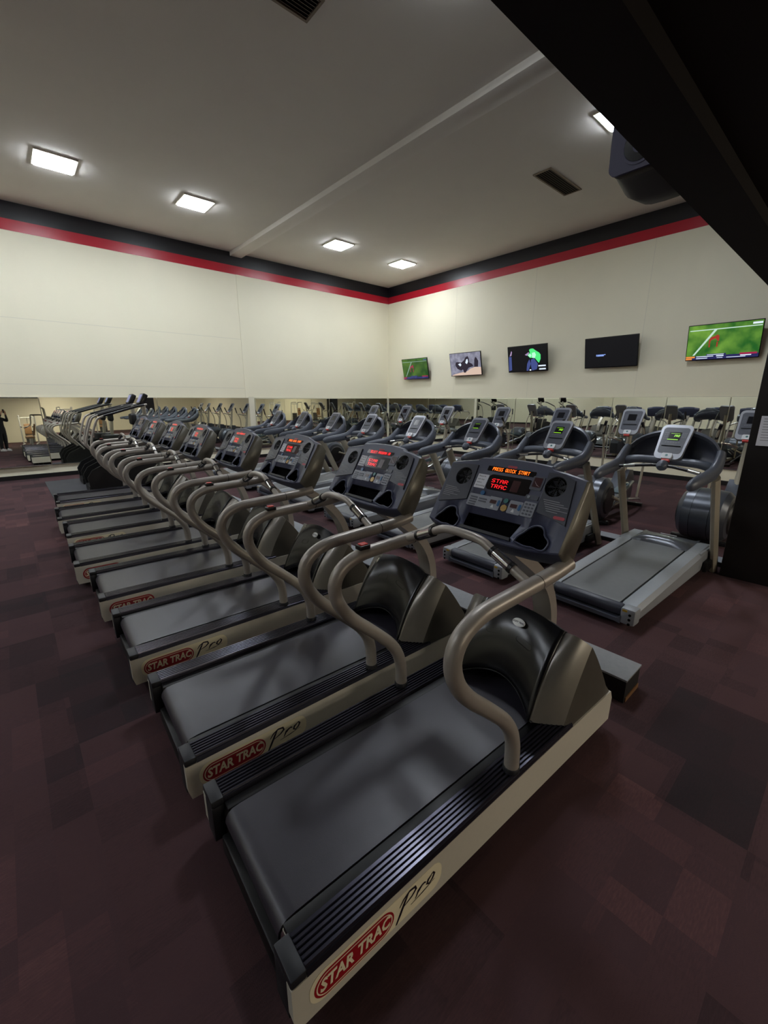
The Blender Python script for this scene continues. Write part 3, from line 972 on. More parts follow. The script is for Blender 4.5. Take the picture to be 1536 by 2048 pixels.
proto = make_treadmill()
TS = [  # rear x, centre y, yaw, sticker, message, note, brightness, oval badge, label
    (0.335, 1.140, -2.4, 'pro', 'PRESS QUICK START', 1, 2, 1, 'nearest ribbed-rail treadmill, display reading PRESS QUICK START, at the picture bottom'),
    (0.345, 2.090, -2.3, 'pro', 'SELECT PROGRAM OR', 1, 1, 0, 'ribbed-rail treadmill second from the camera, display reading SELECT PROGRAM OR'),
    (0.335, 3.140, -2.0, 'pro', 'PRESS QUICK START', 1, 2, 1, 'ribbed-rail treadmill third from the camera, with a Pro sticker and oval badge'),
    (0.325, 4.190, -2.0, 'pill', 'SELECT PROGRAM OR', 1, 1, 0, 'ribbed-rail treadmill fourth from the camera, with a plain red lozenge sticker'),
    (0.265, 5.200, -2.0, 'pill', 'PRESS QUICK START', 1, 1, 0, 'ribbed-rail treadmill fifth from the camera, red lozenge half hidden by a rail'),
    (0.310, 6.330, -1.8, 'pro', 'SELECT PROGRAM OR', 1, 1, 0, 'ribbed-rail treadmill third from the stair climbers, faded Pro sticker'),
    (0.300, 7.310, -1.6, None, 'PRESS QUICK START', 1, 1, 0, 'ribbed-rail treadmill second from the stair climbers'),
    (0.375, 8.500, -1.4, 'pro', 'PRESS QUICK START', 0, 0, 0, 'farthest ribbed-rail treadmill, beside the black stair climbers'),
]
mills = [proto] + [copy_tree(proto) for _ in TS[1:]]
for T, (x, y, a, stk, msg, note, br, soft, lb) in zip(mills, TS):
    T.location = (x, y, 0); T.rotation_euler = (0, 0, R(a)); T['label'] = lb
    dress(T, stk, msg, note, br, lb, soft)

# ================================================================== GREY TREADMILL (second row)
PCA, PCT = Vector((1.41, 0, 1.235)), Vector((0.23, 0, 0.32)).normalized()
PCON = frame(PCA, (0, -1, 0), PCT)

def pc_console(parent, CM, lit):
    """light grey console frame with dark screen; CM: face frame, v up, 0.39 long"""
    poly = rrect(0, 0.195, 0.275, 0.40, 0.05, 5)
    poly = [(x * (0.84 + 0.16 * min(1, max(0, y / 0.15))) if y < 0.15 else x, y) for x, y in poly]
    f = MB().prism(poly, CM, -0.035, 0.0).obj('console_frame', 'pc_frame', parent)
    inner = rrect(0, 0.21, 0.228, 0.30, 0.03, 5)
    inner = [(x * 0.90 if y < 0.12 else x, y) for x, y in inner]
    g = MB().prism(inner, CM, -0.004, 0.002).obj('console_panel', 'pc_shell', f)
    MB().prism(rrect(0.0, 0.258, 0.105, 0.098, 0.006), CM, 0.002, 0.003).obj('screen', 'pc_screen', g)
    if lit:
        m = MB()
        M = CM @ Matrix.Translation((0.018, 0.262, 0.0035))
        if lit == 1: link('screen_text', text_mesh('screen_text', 'PRE', 0.034, M, 'led_green', 0.0001, 0.25, 0.0008, 0.9), g)
        m.prism(rrect(0, 0.290, 0.08, 0.003, 0.001, 1), CM, 0.003, 0.0036)
        m.prism(rrect(-0.010, 0.220, 0.095, 0.007, 0.001, 1), CM, 0.003, 0.0036)
        m.obj('screen_bars', 'led_green', g)
    m = MB()
    for i in range(2):
        for j in range(4):
            m.prism(rrect(-0.088 + i * 0.017, 0.295 - j * 0.022, 0.012, 0.015, 0.002, 1), CM, 0.002, 0.004)
    for i in range(3):
        for j in range(4):
            m.prism(rrect(0.066 + i * 0.014, 0.298 - j * 0.016, 0.010, 0.010, 0.002, 1), CM, 0.002, 0.004)
    for i in range(6):
        m.prism(rrect(-0.060 + i * 0.023, 0.185, 0.016, 0.013, 0.003, 1), CM, 0.002, 0.004)
    o = m.obj('key_buttons', 'key_dark', g); o['kind'] = 'stuff'
    MB().prism(rrect(0, 0.145, 0.17, 0.004, 0.001, 1), CM, 0.002, 0.012).obj('reading_ledge', 'black_plastic', g)
    k = MB().prism(rrect(0, 0.022, 0.092, 0.062, 0.014, 4), CM, -0.010, 0.020).obj('stop_clip', 'pc_white', f)
    MB().prism(circ(0, 0.026, 0.013, 6), CM, 0.020, 0.0215).obj('clip_emblem', 'key_green', k)
    MB().prism(rrect(0, -0.020, 0.070, 0.022, 0.008, 3), CM, -0.020, 0.012).obj('red_light', 'stop_red', k)
    return f

def make_grey():
    T = thing('grey_treadmill', 'x', 'treadmill', group='row of grey treadmills')
    W = 0.405
    top = lambda x: 0.190 + 0.055 * x           # deck rises slightly to the front
    for s in (-1, 1):
        m = MB()
        rings = []
        for x in (0.03, 0.10, 1.0, 1.62, 1.95, 2.03):
            zt = top(min(x, 1.9)) - (0.02 if x < 0.05 else 0) - (0.05 if x > 2 else 0)
            o1, i1 = s * W, s * 0.267
            rings.append([(x, i1, 0.10), (x, i1, zt - 0.004), (x, i1 + s * 0.006, zt), (x, o1 - s * 0.03, zt), (x, o1, zt - 0.035), (x, o1 - s * 0.01, 0.075)])
        m.ring_loft(rings)
        m.obj('side_rail', 'pc_deck', T)
        # rear corner with three holes
        m = MB().b2(-0.02, 0.10, min(s * 0.29, s * W), max(s * 0.29, s * W), 0.045, 0.188, bev=0.022)
        c = m.obj('rear_corner', 'pc_deck', T)
        for k in range(3):
            MB().lathe([(0, 0), (0.011, 0), (0.011, 0.006), (0, 0.006)], Matrix.Translation((-0.024, s * 0.365, 0.060 + k * 0.04)) @ Matrix.Rotation(R(90), 4, 'Y'), 10).obj('vent_hole', 'hole_black', c)
        MB().b2(-0.0225, -0.018, s * 0.325 - 0.018, s * 0.325 + 0.018, 0.158, 0.174).obj('warning_label', 'pc_yellow', c)
        # upright leaning back
        p0, p1 = Vector((2.03, s * 0.445, 0.0)), Vector((1.455, s * 0.425, 1.085))
        d = (p1 - p0).normalized()
        nn = Vector((d.z, 0, -d.x))
        m = MB()
        rings = []
        for p in (p0, p0.lerp(p1, 0.5), p1):
            rings.append([p + nn * (0.062 * math.cos(a)) + Vector((0, 0.034 * math.sin(a), 0)) for a in [R(22.5 + 45 * k) for k in range(8)]])
        m.ring_loft(rings)
        m.obj('upright', 'pc_post', T, sharp=50)
        MB().b2(1.72, 2.06, s * 0.425 - 0.02, s * 0.425 + 0.02, 0.06, 0.17, bev=0.01).obj('upright_bracket', 'deck_black', T)
    m = MB()
    prof = [(1.66, 0.20 + 0.055 * 1.66 - 0.012), (0.10, 0.192)]
    for k in range(1, 9):
        a = R(90 + k * 22.5)
        prof.append((0.06 + 0.05 * math.cos(a), 0.142 + 0.05 * math.sin(a)))
    prof += [(1.66, 0.12)]
    m.ring_loft([[(x, -0.250, z) for x, z in prof], [(x, 0.250, z) for x, z in prof]])
    m.obj('running_belt', 'pc_belt', T)
    m = MB().lathe([(0, -0.29), (0.048, -0.29), (0.052, -0.28), (0.052, 0.28), (0.048, 0.29), (0, 0.29)], Matrix.Translation((0.045, 0, 0.140)) @ Matrix.Rotation(R(90), 4, 'X'), 16)
    m.obj('rear_roller', 'pc_shell', T)
    m = MB()
    m.prism([(-0.30, 0.045), (-0.26, 0.052), (0.26, 0.052), (0.30, 0.045), (0.30, 0.11), (0.27, 0.085), (-0.27, 0.085), (-0.30, 0.11)], frame((0, 0, 0), (0, -1, 0), (0, 0, 1)), -0.05, 0.025)
    m.obj('rear_cover', 'pc_dark', T)
    MB().b2(0.1, 1.9, -0.37, 0.37, 0.03, 0.115).obj('under_frame', 'deck_black', T)
    for s in (-1, 1):
        MB().b2(0.12, 0.24, s * 0.3 - 0.03, s * 0.3 + 0.03, 0.0, 0.04).obj('rear_foot', 'deck_black', T)
        MB().b2(1.75, 1.9, s * 0.3 - 0.03, s * 0.3 + 0.03, 0.0, 0.04).obj('front_foot', 'deck_black', T)
    # low motor cover, swollen over the belt
    m = MB()
    n = 16
    rings = []
    for x, k in ((1.60, 0.0), (1.63, 0.75), (1.70, 1.0), (1.80, 0.85), (1.90, 0.42), (1.98, 0.2), (2.06, -0.4)):
        r = []
        for i in range(n + 1):
            y = -0.275 + 0.55 * i / n
            q = abs(y) / 0.275
            r.append((x + (0.02 * (1 - q * q) if x < 1.65 else 0), y, top(min(x, 1.9)) + 0.065 * k * (1 - q ** 4)))
        rings.append(r)
    m.ring_loft(rings, closed_ring=False, cap=False)
    m.obj('motor_cover', 'pc_cover', T)
    MB().b2(1.62, 2.05, -0.4, 0.4, 0.11, 0.292 - 0.012, bev=0.01).obj('front_deck', 'pc_deck', T)
    MB().prism(stadium(0, 0, 0.16, 0.022, 5), frame((1.93, 0, 0.323), (0, -1, 0), (1, 0, -0.18)), 0.0, 0.004).obj('cover_label', 'pc_white', T)
    # moulded arms and crown
    for s in (-1, 1):
        path = [(0.790, 0.392, 1.075, 0.012, 0.016), (0.805, 0.394, 1.080, 0.030, 0.040), (0.86, 0.398, 1.092, 0.038, 0.056), (1.00, 0.405, 1.108, 0.042, 0.062), (1.18, 0.412, 1.122, 0.042, 0.064),
                (1.33, 0.418, 1.140, 0.044, 0.072), (1.43, 0.420, 1.185, 0.044, 0.080), (1.50, 0.418, 1.255, 0.040, 0.072), (1.54, 0.410, 1.32, 0.034, 0.050)]
        rings = []
        for i, (x, y, z, a_, b_) in enumerate(path):
            x0, z0 = path[max(0, i - 1)][0], path[max(0, i - 1)][2]
            x1, z1 = path[min(len(path) - 1, i + 1)][0], path[min(len(path) - 1, i + 1)][2]
            l = math.hypot(x1 - x0, z1 - z0)
            nx, nz = -(z1 - z0) / l, (x1 - x0) / l
            rings.append([(x + nx * b_ * math.sin(t), s * y + a_ * math.cos(t), z + nz * b_ * math.sin(t)) for t in [2 * PI * k / 14 for k in range(14)]])
        MB().ring_loft(rings).obj('handle_arm', 'pc_dark', T, sharp=60)
    m = MB()
    rings = []
    NA = 22
    for i in range(NA + 1):
        a = PI * i / NA
        y = 0.418 * math.cos(a)
        rise = math.sin(a)
        z1 = 1.20 + 0.315 * rise ** 0.75          # arch top
        x1 = 1.48 + 0.185 * rise
        th = 0.030
        rings.append([(x1 - th, y, z1 - 0.02), (x1, y, z1), (x1 + th, y, z1 - 0.005), (x1 + th * 1.2, y, z1 - 0.04), (x1, y, z1 - 0.055)])
    m.ring_loft(rings)
    m.obj('crown_arch', 'pc_dark', T, sharp=60)
    # bowl behind the console, inside the arch
    m = MB()
    rings = []
    for i in range(NA + 1):
        a = PI * i / NA
        y = 0.405 * math.cos(a)
        rise = math.sin(a)
        z1 = 1.19 + 0.305 * rise ** 0.75
        x1 = 1.49 + 0.185 * rise
        zb = 1.170
        col = []
        for k in range(6):
            u = k / 5
            col.append((x1 + 0.06 * math.sin(u * PI) - 0.05 * u * rise, y, z1 + (zb - z1) * u))
        rings.append(col)
    m.ring_loft(rings, closed_ring=False, cap=False)
    o = m.obj('crown_bowl', 'pc_shell', T, sharp=60)
    md = o.modifiers.new('s', 'SOLIDIFY'); md.thickness = 0.008
    # cross beam under the console
    MB().tube([(1.46, -0.41, 1.165), (1.44, -0.30, 1.205), (1.475, -0.12, 1.205), (1.475, 0.12, 1.205), (1.44, 0.30, 1.205), (1.46, 0.41, 1.165)], [0.05, 0.042, 0.04, 0.04, 0.042, 0.05], 10, smooth=2).obj('cross_beam', 'pc_dark', T, sharp=60)
    g = MB().tube([(1.27, -0.385, 1.128), (1.33, -0.12, 1.165), (1.345, 0, 1.170), (1.33, 0.12, 1.165), (1.27, 0.385, 1.128)], 0.0155, 10, smooth=1).obj('grip_bar', 'grip_black', T)
    for s in (-1, 1):
        a, b = Vector((1.281, s * 0.335, 1.135)), Vector((1.305, s * 0.235, 1.150))
        MB().tube([a, b], 0.0185, 12).obj('pulse_grip', 'chrome', g)
    MB().lathe([(0, -0.05), (0.03, -0.05), (0.048, -0.025), (0.052, 0.0), (0.045, 0.03), (0.02, 0.045), (0, 0.045)], Matrix.Translation((1.335, 0, 1.172)) @ Matrix.Rotation(R(60), 4, 'Y'), 16).obj('grip_hub', 'pc_dark', g)
    return T

GY = [(1.345, 3.50, 1, 'nearest grey treadmill, beside the black column, screen reading PRE'),
      (2.560, 3.50, 1, 'grey treadmill second from the column, screen reading PRE'),
      (3.760, 3.47, 2, 'grey treadmill third from the column, screen with green bars only'),
      (4.960, 3.47, 0, 'grey treadmill fourth from the black column'),
      (6.170, 3.47, 0, 'grey treadmill fifth from the black column'),
      (7.330, 3.47, 0, 'grey treadmill sixth from the column, third from the room corner end'),
      (8.560, 3.47, 0, 'grey treadmill seventh from the column, second from the far end'),
      (9.770, 3.47, 0, 'farthest grey treadmill, close to the striped wall')]
proto = make_grey()
greys = [proto] + [copy_tree(proto) for _ in GY[1:]]
for T, (y, x, lit, lb) in zip(greys, GY):
    T.location = (x, y, 0); T.rotation_euler = (0, 0, R(-1.8)); T['label'] = lb
    pc_console(T, PCON, lit)

# ================================================================== ELLIPTICAL TRAINER (third row)
ECON = frame((1.70, 0, 1.25), (0, -1, 0), (0.23, 0, 0.36))
def make_elliptical():
    T = thing('elliptical_trainer', 'x', 'elliptical', group='row of elliptical trainers')
    M = Matrix.Translation((0.36, 0, 0.36)) @ Matrix.Rotation(R(90), 4, 'X')
    prof = [(0.0, -0.27), (0.20, -0.27), (0.27, -0.255), (0.325, -0.20), (0.335, -0.102), (0.328, -0.10), (0.328, -0.096), (0.338, -0.094),
            (0.338, 0.094), (0.328, 0.096), (0.328, 0.10), (0.335, 0.102), (0.325, 0.20), (0.27, 0.255), (0.20, 0.27), (0.0, 0.27)]
    d = MB().lathe(prof, M, 36).obj('rear_drum', 'drum_grey', T, sharp=25)
    for s in (-1, 1):
        MB().lathe([(0, 0), (0.21, 0), (0.19, s * 0.02), (0, s * 0.025)], Matrix.Translation((0.36, s * 0.268, 0.36)) @ Matrix.Rotation(R(-90), 4, 'X'), 28).obj('drum_cap', 'drum_dark', d)
        MB().prism(stadium(0.44, 0.24, 0.20, 0.075, 6), frame((0, s * 0.295, 0), (1, 0, 0), (0, 0, s)), 0, 0.003).obj('cap_label', 'sticker_cream', d)
    MB().b2(0.30, 2.02, -0.055, 0.055, 0.05, 0.13, bev=0.015).obj('base_beam', 'pc_post', T)
    for x in (0.30, 1.95):
        MB().b2(x - 0.04, x + 0.04, -0.33, 0.33, 0.0, 0.055, bev=0.012).obj('stabilizer', 'drum_dark', T)
    for s in (-1, 1):
        y = s * 0.17
        MB().box((1.22, y, 0.30), (1.10, 0.085, 0.035), Matrix.Rotation(R(-16), 3, 'Y'), bev=0.006).obj('ramp', 'aluminium', T)
        ph = 0.0 if s > 0 else 1.0
        a = MB().tube([(0.42, s * 0.30, 0.36 + 0.10 * (ph - 0.5)), (0.80, s * 0.29, 0.33 + 0.10 * (0.5 - ph)), (1.45, s * 0.19, 0.46)], 0.024, 10).obj('pedal_arm', 'pc_post', T)
        m = MB().box((0.98, s * 0.225, 0.43), (0.40, 0.15, 0.035), Matrix.Rotation(R(-8), 3, 'Y'), bev=0.014)
        m.box((1.17, s * 0.225, 0.475), (0.03, 0.15, 0.07), bev=0.01)
        m.box((0.98, s * (0.225 + 0.07), 0.46), (0.36, 0.012, 0.05), Matrix.Rotation(R(-8), 3, 'Y'), bev=0.005)
        m.obj('foot_pedal', 'pedal_teal', a)
        MB().tube([(0.95, s * 0.36, 0.30), (1.60, s * 0.34, 0.20), (1.90, s * 0.30, 0.12)], 0.016, 8).obj('link_rod', 'aluminium', T)
        # swinging arm
        h = MB().tube([(1.62, s * 0.31, 0.22), (1.70, s * 0.32, 0.75), (1.66, s * 0.33, 1.05), (1.50, s * 0.31, 1.28), (1.46, s * 0.27, 1.45)], 0.019, 10, smooth=2).obj('swing_arm', 'pc_post', T)
        MB().tube([(1.53, s * 0.312, 1.245), (1.475, s * 0.285, 1.40), (1.458, s * 0.268, 1.46)], 0.024, 10).obj('hand_grip', 'grip_black', h)
        MB().tube([(1.78, s * 0.10, 1.12), (1.66, s * 0.17, 1.17), (1.58, s * 0.25, 1.19)], 0.018, 10, smooth=1).obj('fixed_handle', 'chrome', T)
    MB().tube([(1.62, 0, 0.10), (1.80, 0, 0.60), (1.86, 0, 1.10), (1.90, 0, 1.40)], [0.075, 0.055, 0.042, 0.038], 12, smooth=1).obj('mast', 'pc_post', T)
    m = MB()
    m.prism([(1.42, 0.12), (2.05, 0.12), (2.08, 0.45), (1.96, 0.62), (1.78, 0.64), (1.60, 0.45)], frame((0, 0.11, 0), (1, 0, 0), (0, 0, 1)), 0, 0.22)
    m.obj('front_shroud', 'drum_grey', T)
    f = pc_console(T, ECON @ Matrix.Scale(1.22, 4), 0)
    MB().tube([ECON @ Vector((0, 0.17, -0.03)), (1.90, 0, 1.32)], 0.035, 10).obj('console_neck', 'drum_dark', f)
    return T
proto = make_elliptical()
EY = [(1.22, 6.30, 'elliptical trainer behind the nearest grey treadmill, half behind the column'),
      (2.62, 6.15, 'elliptical trainer second from the black column, with label on its drum'),
      (4.06, 6.25, 'elliptical trainer third from the black column'),
      (5.33, 6.30, 'elliptical trainer fourth from the black column'),
      (7.00, 6.35, 'elliptical trainer fifth from the black column'),
      (8.45, 6.35, 'elliptical trainer sixth from the black column'),
      (9.90, 6.35, 'elliptical trainer nearest the striped wall')]
for i, (y, x, lb) in enumerate(EY):
    T = proto if i == 0 else copy_tree(proto)
    T.location = (x, y, 0); T.rotation_euler = (0, 0, R((-2, 3, -1, 2, 0, 1, -2)[i])); T['label'] = lb

# ================================================================== STAIR CLIMBERS
def make_stair():
    T = thing('stair_climber', 'x', 'stair climber', group='pair of black stair climbers')
    for s in (-1, 1):
        m = MB()
        m.prism([(0.0, 0.02), (-0.03, 0.30), (0.06, 0.44), (0.42, 0.62), (0.95, 0.72), (1.30, 0.70), (1.42, 0.05)], frame((0, s * 0.30, 0), (1, 0, 0), (0, 0, 1)), -0.02, 0.02)
        m.obj('side_shroud', 'stair_black', T)
        MB().tube([(0.40, s * 0.33, 0.52), (0.30, s * 0.33, 0.66), (0.13, s * 0.33, 0.86), (0.12, s * 0.33, 0.98), (0.26, s * 0.33, 1.40), (0.34, s * 0.33, 1.47), (0.55, s * 0.32, 1.53), (1.00, s * 0.28, 1.66), (1.22, s * 0.20, 1.70)], 0.021, 10, smooth=2).obj('handrail', 'bronze_tube', T, sharp=50)
        MB().tube([(0.40, s * 0.326, 1.488), (0.55, s * 0.32, 1.53), (1.00, s * 0.28, 1.66), (1.16, s * 0.225, 1.69)], 0.0245, 10, smooth=1).obj('rail_sleeve', 'grip_black', T)
    for k in range(4):
        MB().b2(0.05 + 0.21 * k, 0.30 + 0.21 * k, -0.275, 0.275, 0.16 + 0.16 * k, 0.20 + 0.16 * k, bev=0.006).obj('step', 'stair_black', T)
    MB().b2(-0.02, 1.40, -0.28, 0.28, 0.0, 0.12).obj('base', 'stair_black', T)
    MB().b2(0.90, 1.36, -0.27, 0.27, 0.12, 0.86, bev=0.04).obj('motor_housing', 'stair_black', T)
    MB().tube([(1.14, 0, 0.80), (1.20, 0, 1.40), (1.20, 0, 1.72)], 0.04, 12).obj('mast', 'pc_post', T)
    MB().box((1.17, 0, 1.36), (0.13, 0.26, 0.26), bev=0.05, seg=3).obj('lower_pod', 'stair_black', T)
    C = MB().box((1.19, 0, 1.80), (0.10, 0.30, 0.25), Matrix.Rotation(R(28), 3, 'Y'), bev=0.025, seg=3).obj('console', 'tv_black', T)
    Mx = Matrix.Translation((1.19, 0, 1.80)) @ Matrix.Rotation(R(28), 4, 'Y')
    MB().box(Mx @ Vector((-0.051, 0, 0)), (0.004, 0.24, 0.18), Matrix.Rotation(R(28), 3, 'Y'), bev=0.001).obj('console_face', 'stair_face', C)
    return T
tag(MB().b2(0.42, 2.75, 9.62, 12.15, 0, 0.012, bev=0.004).obj('rubber_mat', 'deck_mat'), 'dark grey rubber mat under the two stair climbers', 'mat')
s1 = make_stair(); s1.location = (1.04, 10.30, 0.012); s1['label'] = 'stair climber next to the farthest ribbed-rail treadmill'
s2 = copy_tree(s1); s2.location = (1.06, 11.45, 0.012); s2['label'] = 'stair climber closest to the mirror on the striped wall'

# ================================================================== TELEVISIONS
TVW, TVH = 1.235, 0.715
def make_tv(y, z, rz, label, draw):
    T = thing('wall_television', label, 'television', (11.36, y, z), group='televisions on the cream wall')
    T.rotation_euler = Euler((0, R(-13), R(rz)))
    M = frame((-0.024, 0, 0), (0, -1, 0), (0, 0, 1))
    MB().box((0.0, 0, 0), (0.045, TVW, TVH), bev=0.006).obj('housing', 'tv_black', T)
    s = MB().prism([(-TVW / 2 + 0.014, -TVH / 2 + 0.02), (TVW / 2 - 0.014, -TVH / 2 + 0.02), (TVW / 2 - 0.014, TVH / 2 - 0.014), (-TVW / 2 + 0.014, TVH / 2 - 0.014)], M, 0.0, 0.002).obj('screen', draw[0], T)
    b = MB().box((0.055, 0, 0), (0.07, 0.30, 0.26), bev=0.005).obj('wall_bracket', 'mount_grey', T)
    MB().box((0.11, 0, 0.02), (0.10, 0.06, 0.06)).obj('bracket_arm', 'mount_grey', b)
    n = 0.0026
    for nm, m, polys in draw[1]:
        mb = MB()
        for P in polys:
            mb.add([M @ Vector((x * TVW, yy * TVH, n)) for x, yy in P], [tuple(range(len(P)))])
        mb.obj(nm, m, s)
        n += 0.0004
    return T, M, s

def box2(x0, x1, y0, y1):
    return [(x0, y0), (x1, y0), (x1, y1), (x0, y1)]
football = ('screen_pitch', [
    ('stand_strip', 'screen_pitch', [[(-0.10, 0.42), (0.49, 0.42), (0.49, 0.475), (0.1, 0.475)]]),
    ('pitch_lines', 'screen_line', [[(-0.47, 0.335), (0.48, 0.335), (0.48, 0.36), (-0.47, 0.36)], [(-0.40, -0.35), (-0.37, -0.35), (-0.09, 0.335), (-0.13, 0.335)]]),
    ('players', 'screen_red', [[(-0.19, -0.05), (-0.17, -0.05), (-0.16, 0.05), (-0.10, 0.10), (-0.07, 0.02), (-0.05, 0.02), (-0.05, 0.16), (-0.08, 0.20), (-0.11, 0.16), (-0.16, 0.14), (-0.185, 0.08)],
                               [(-0.185, -0.14), (-0.165, -0.14), (-0.165, -0.06), (-0.185, -0.06)], [(-0.08, -0.14), (-0.06, -0.14), (-0.06, 0.0), (-0.08, 0.0)]]),
    ('score_bar', 'screen_navy', [box2(-0.49, 0.49, -0.475, -0.37), box2(-0.20, 0.07, -0.37, -0.325)]),
    ('score_text', 'screen_white', [box2(-0.34, -0.10, -0.40, -0.38), box2(-0.34, -0.18, -0.45, -0.43), box2(-0.06, 0.04, -0.405, -0.375), box2(-0.05, 0.03, -0.45, -0.435), box2(-0.19, 0.04, -0.355, -0.34), box2(0.08, 0.33, -0.45, -0.435), box2(0.36, 0.48, 0.39, 0.44), box2(0.26, 0.40, -0.42, -0.395)]),
    ('score_red', 'screen_orange', [box2(-0.49, -0.36, -0.42, -0.375), box2(-0.49, -0.40, -0.47, -0.43)]),
    ('score_maroon', 'screen_maroon', [box2(0.25, 0.47, -0.39, -0.34)]),
])
bikes = ('screen_gravel', [
    ('sand_bank', 'screen_sand', [[(-0.47, -0.47), (0.49, -0.47), (0.49, -0.16), (0.30, -0.14), (0.16, -0.20), (0.06, -0.30), (-0.20, -0.36), (-0.40, -0.42)]]),
    ('riders', 'screen_dark', [[(-0.32, -0.02), (-0.30, 0.10), (-0.24, 0.12), (-0.12, 0.08), (-0.02, 0.18), (0.02, 0.28), (0.10, 0.34), (0.13, 0.24), (0.14, 0.06), (0.22, 0.0), (0.26, -0.10), (0.10, -0.16), (0.0, -0.36), (-0.06, -0.36), (-0.08, -0.22), (-0.14, -0.26), (-0.26, -0.18)],
                               [(0.28, -0.14), (0.40, -0.14), (0.42, 0.10), (0.38, 0.22), (0.34, 0.28), (0.30, 0.16)]]),
    ('rider_shirts', 'screen_white', [[(-0.23, 0.02), (-0.15, 0.06), (-0.12, -0.02), (-0.16, -0.08)], [(0.01, 0.06), (0.05, 0.20), (0.09, 0.22), (0.10, 0.10), (0.06, 0.0)]]),
])
greenman = ('screen_black', [
    ('jeans', 'screen_denim', [[(-0.02, -0.46), (0.03, -0.46), (0.10, -0.20), (0.06, -0.02), (0.0, -0.20)], [(0.12, -0.46), (0.24, -0.42), (0.27, -0.22), (0.18, 0.0), (0.10, -0.04), (0.10, -0.30)],
                               [(-0.48, -0.44), (-0.40, -0.40), (-0.40, 0.12), (-0.47, 0.12)]]),
    ('skin', 'screen_lilac', [[(-0.05, 0.15), (0.05, 0.24), (0.06, 0.16), (0.0, 0.11)], [(-0.45, 0.14), (-0.40, 0.16), (-0.38, 0.30), (-0.40, 0.34), (-0.43, 0.22)]]),
    ('shirt', 'screen_green', [[(0.02, 0.12), (0.08, 0.02), (0.14, 0.02), (0.20, 0.0), (0.28, -0.16), (0.30, -0.18), (0.34, -0.04), (0.34, 0.12), (0.30, 0.20), (0.24, 0.26), (0.16, 0.36), (0.10, 0.36), (0.06, 0.32), (0.08, 0.22)]]),
    ('shirt_light', 'screen_mint', [[(0.13, 0.02), (0.20, 0.0), (0.23, 0.12), (0.20, 0.22), (0.13, 0.20)], [(0.03, 0.12), (0.08, 0.04), (0.12, 0.10), (0.09, 0.18)]]),
    ('caption', 'screen_white', [box2(0.28, 0.46, -0.32, -0.27), box2(0.30, 0.46, -0.44, -0.39), box2(0.06, 0.10, -0.46, -0.41)]),
])
darktv = ('screen_black', [('caption', 'screen_blue', [box2(-0.27, -0.255, -0.11, -0.05), box2(-0.25, -0.12, -0.115, -0.055), box2(-0.115, -0.09, -0.08, -0.05)])])
dimball = ('screen_pitch_dim', [(a, {'screen_green': 'screen_pitch_dim', 'screen_line': 'screen_line_dim', 'screen_red': 'screen_maroon', 'screen_white': 'screen_denim', 'screen_orange': 'screen_maroon'}.get(b, b), c) for a, b, c in football[1]])  # same match in duller colours, standing in for the oblique view
make_tv(11.22, 2.885, 1.0, 'television nearest the room corner, showing a dim football match', dimball)
make_tv(8.97, 2.915, 0.0, 'television showing motorbike riders on grey ground', bikes)
make_tv(6.79, 2.935, -1.0, 'television showing a person in a bright green shirt', greenman)
make_tv(4.55, 2.935, 0.0, 'dark television with a small blue caption', darktv)
make_tv(2.36, 2.975, 1.0, 'rightmost and largest-looking television, showing a bright football match', football)

# ================================================================== LOUDSPEAKER on the fascia
T = thing('loudspeaker', 'grey-blue loudspeaker peeking out behind the black soffit edge', 'speaker', (2.47, SOF_Y + 0.002, 2.90))
T.scale = (0.66, 0.66, 0.66)
m = MB()
rings = []
for x, r, zc in ((-0.36, 0.185, 0.0), (-0.345, 0.205, 0.0), (-0.28, 0.205, 0.0), (-0.05, 0.225, -0.015), (0.18, 0.215, 0.0), (0.36, 0.17, 0.03), (0.44, 0.10, 0.06)):
    rings.append([(x, 0.22 + r * math.copysign(abs(math.cos(a)) ** 0.6, math.cos(a)), zc + r * 1.15 * math.copysign(abs(math.sin(a)) ** 0.6, math.sin(a))) for a in [2 * PI * k / 28 for k in range(28)]])
m.ring_loft(rings)
m.obj('cabinet', 'speaker_grey', T, sharp=50)
FB = frame((-0.361, 0.22, 0.0), (0, -1, 0), (0, 0, 1))
f = MB().prism(rrect(0, 0, 0.37, 0.42, 0.05, 5), FB, 0.0, 0.02).obj('baffle', 'speaker_blue', T)
MB().lathe([(0.075, 0.0), (0.10, 0.022), (0.115, 0.022), (0.115, 0.0)], FB @ Matrix.Translation((0, -0.07, 0.004)), 24).obj('waveguide_ring', 'speaker_blue', f)
MB().lathe([(0, 0.004), (0.098, 0.018), (0.098, 0.022), (0, 0.010)], FB @ Matrix.Translation((0, -0.07, 0.004)), 20).obj('driver_cone', 'tv_black', f)
MB().b2(-0.05, 0.05, 0.0, 0.06, -0.05, 0.05).obj('bracket', 'tv_black', T)

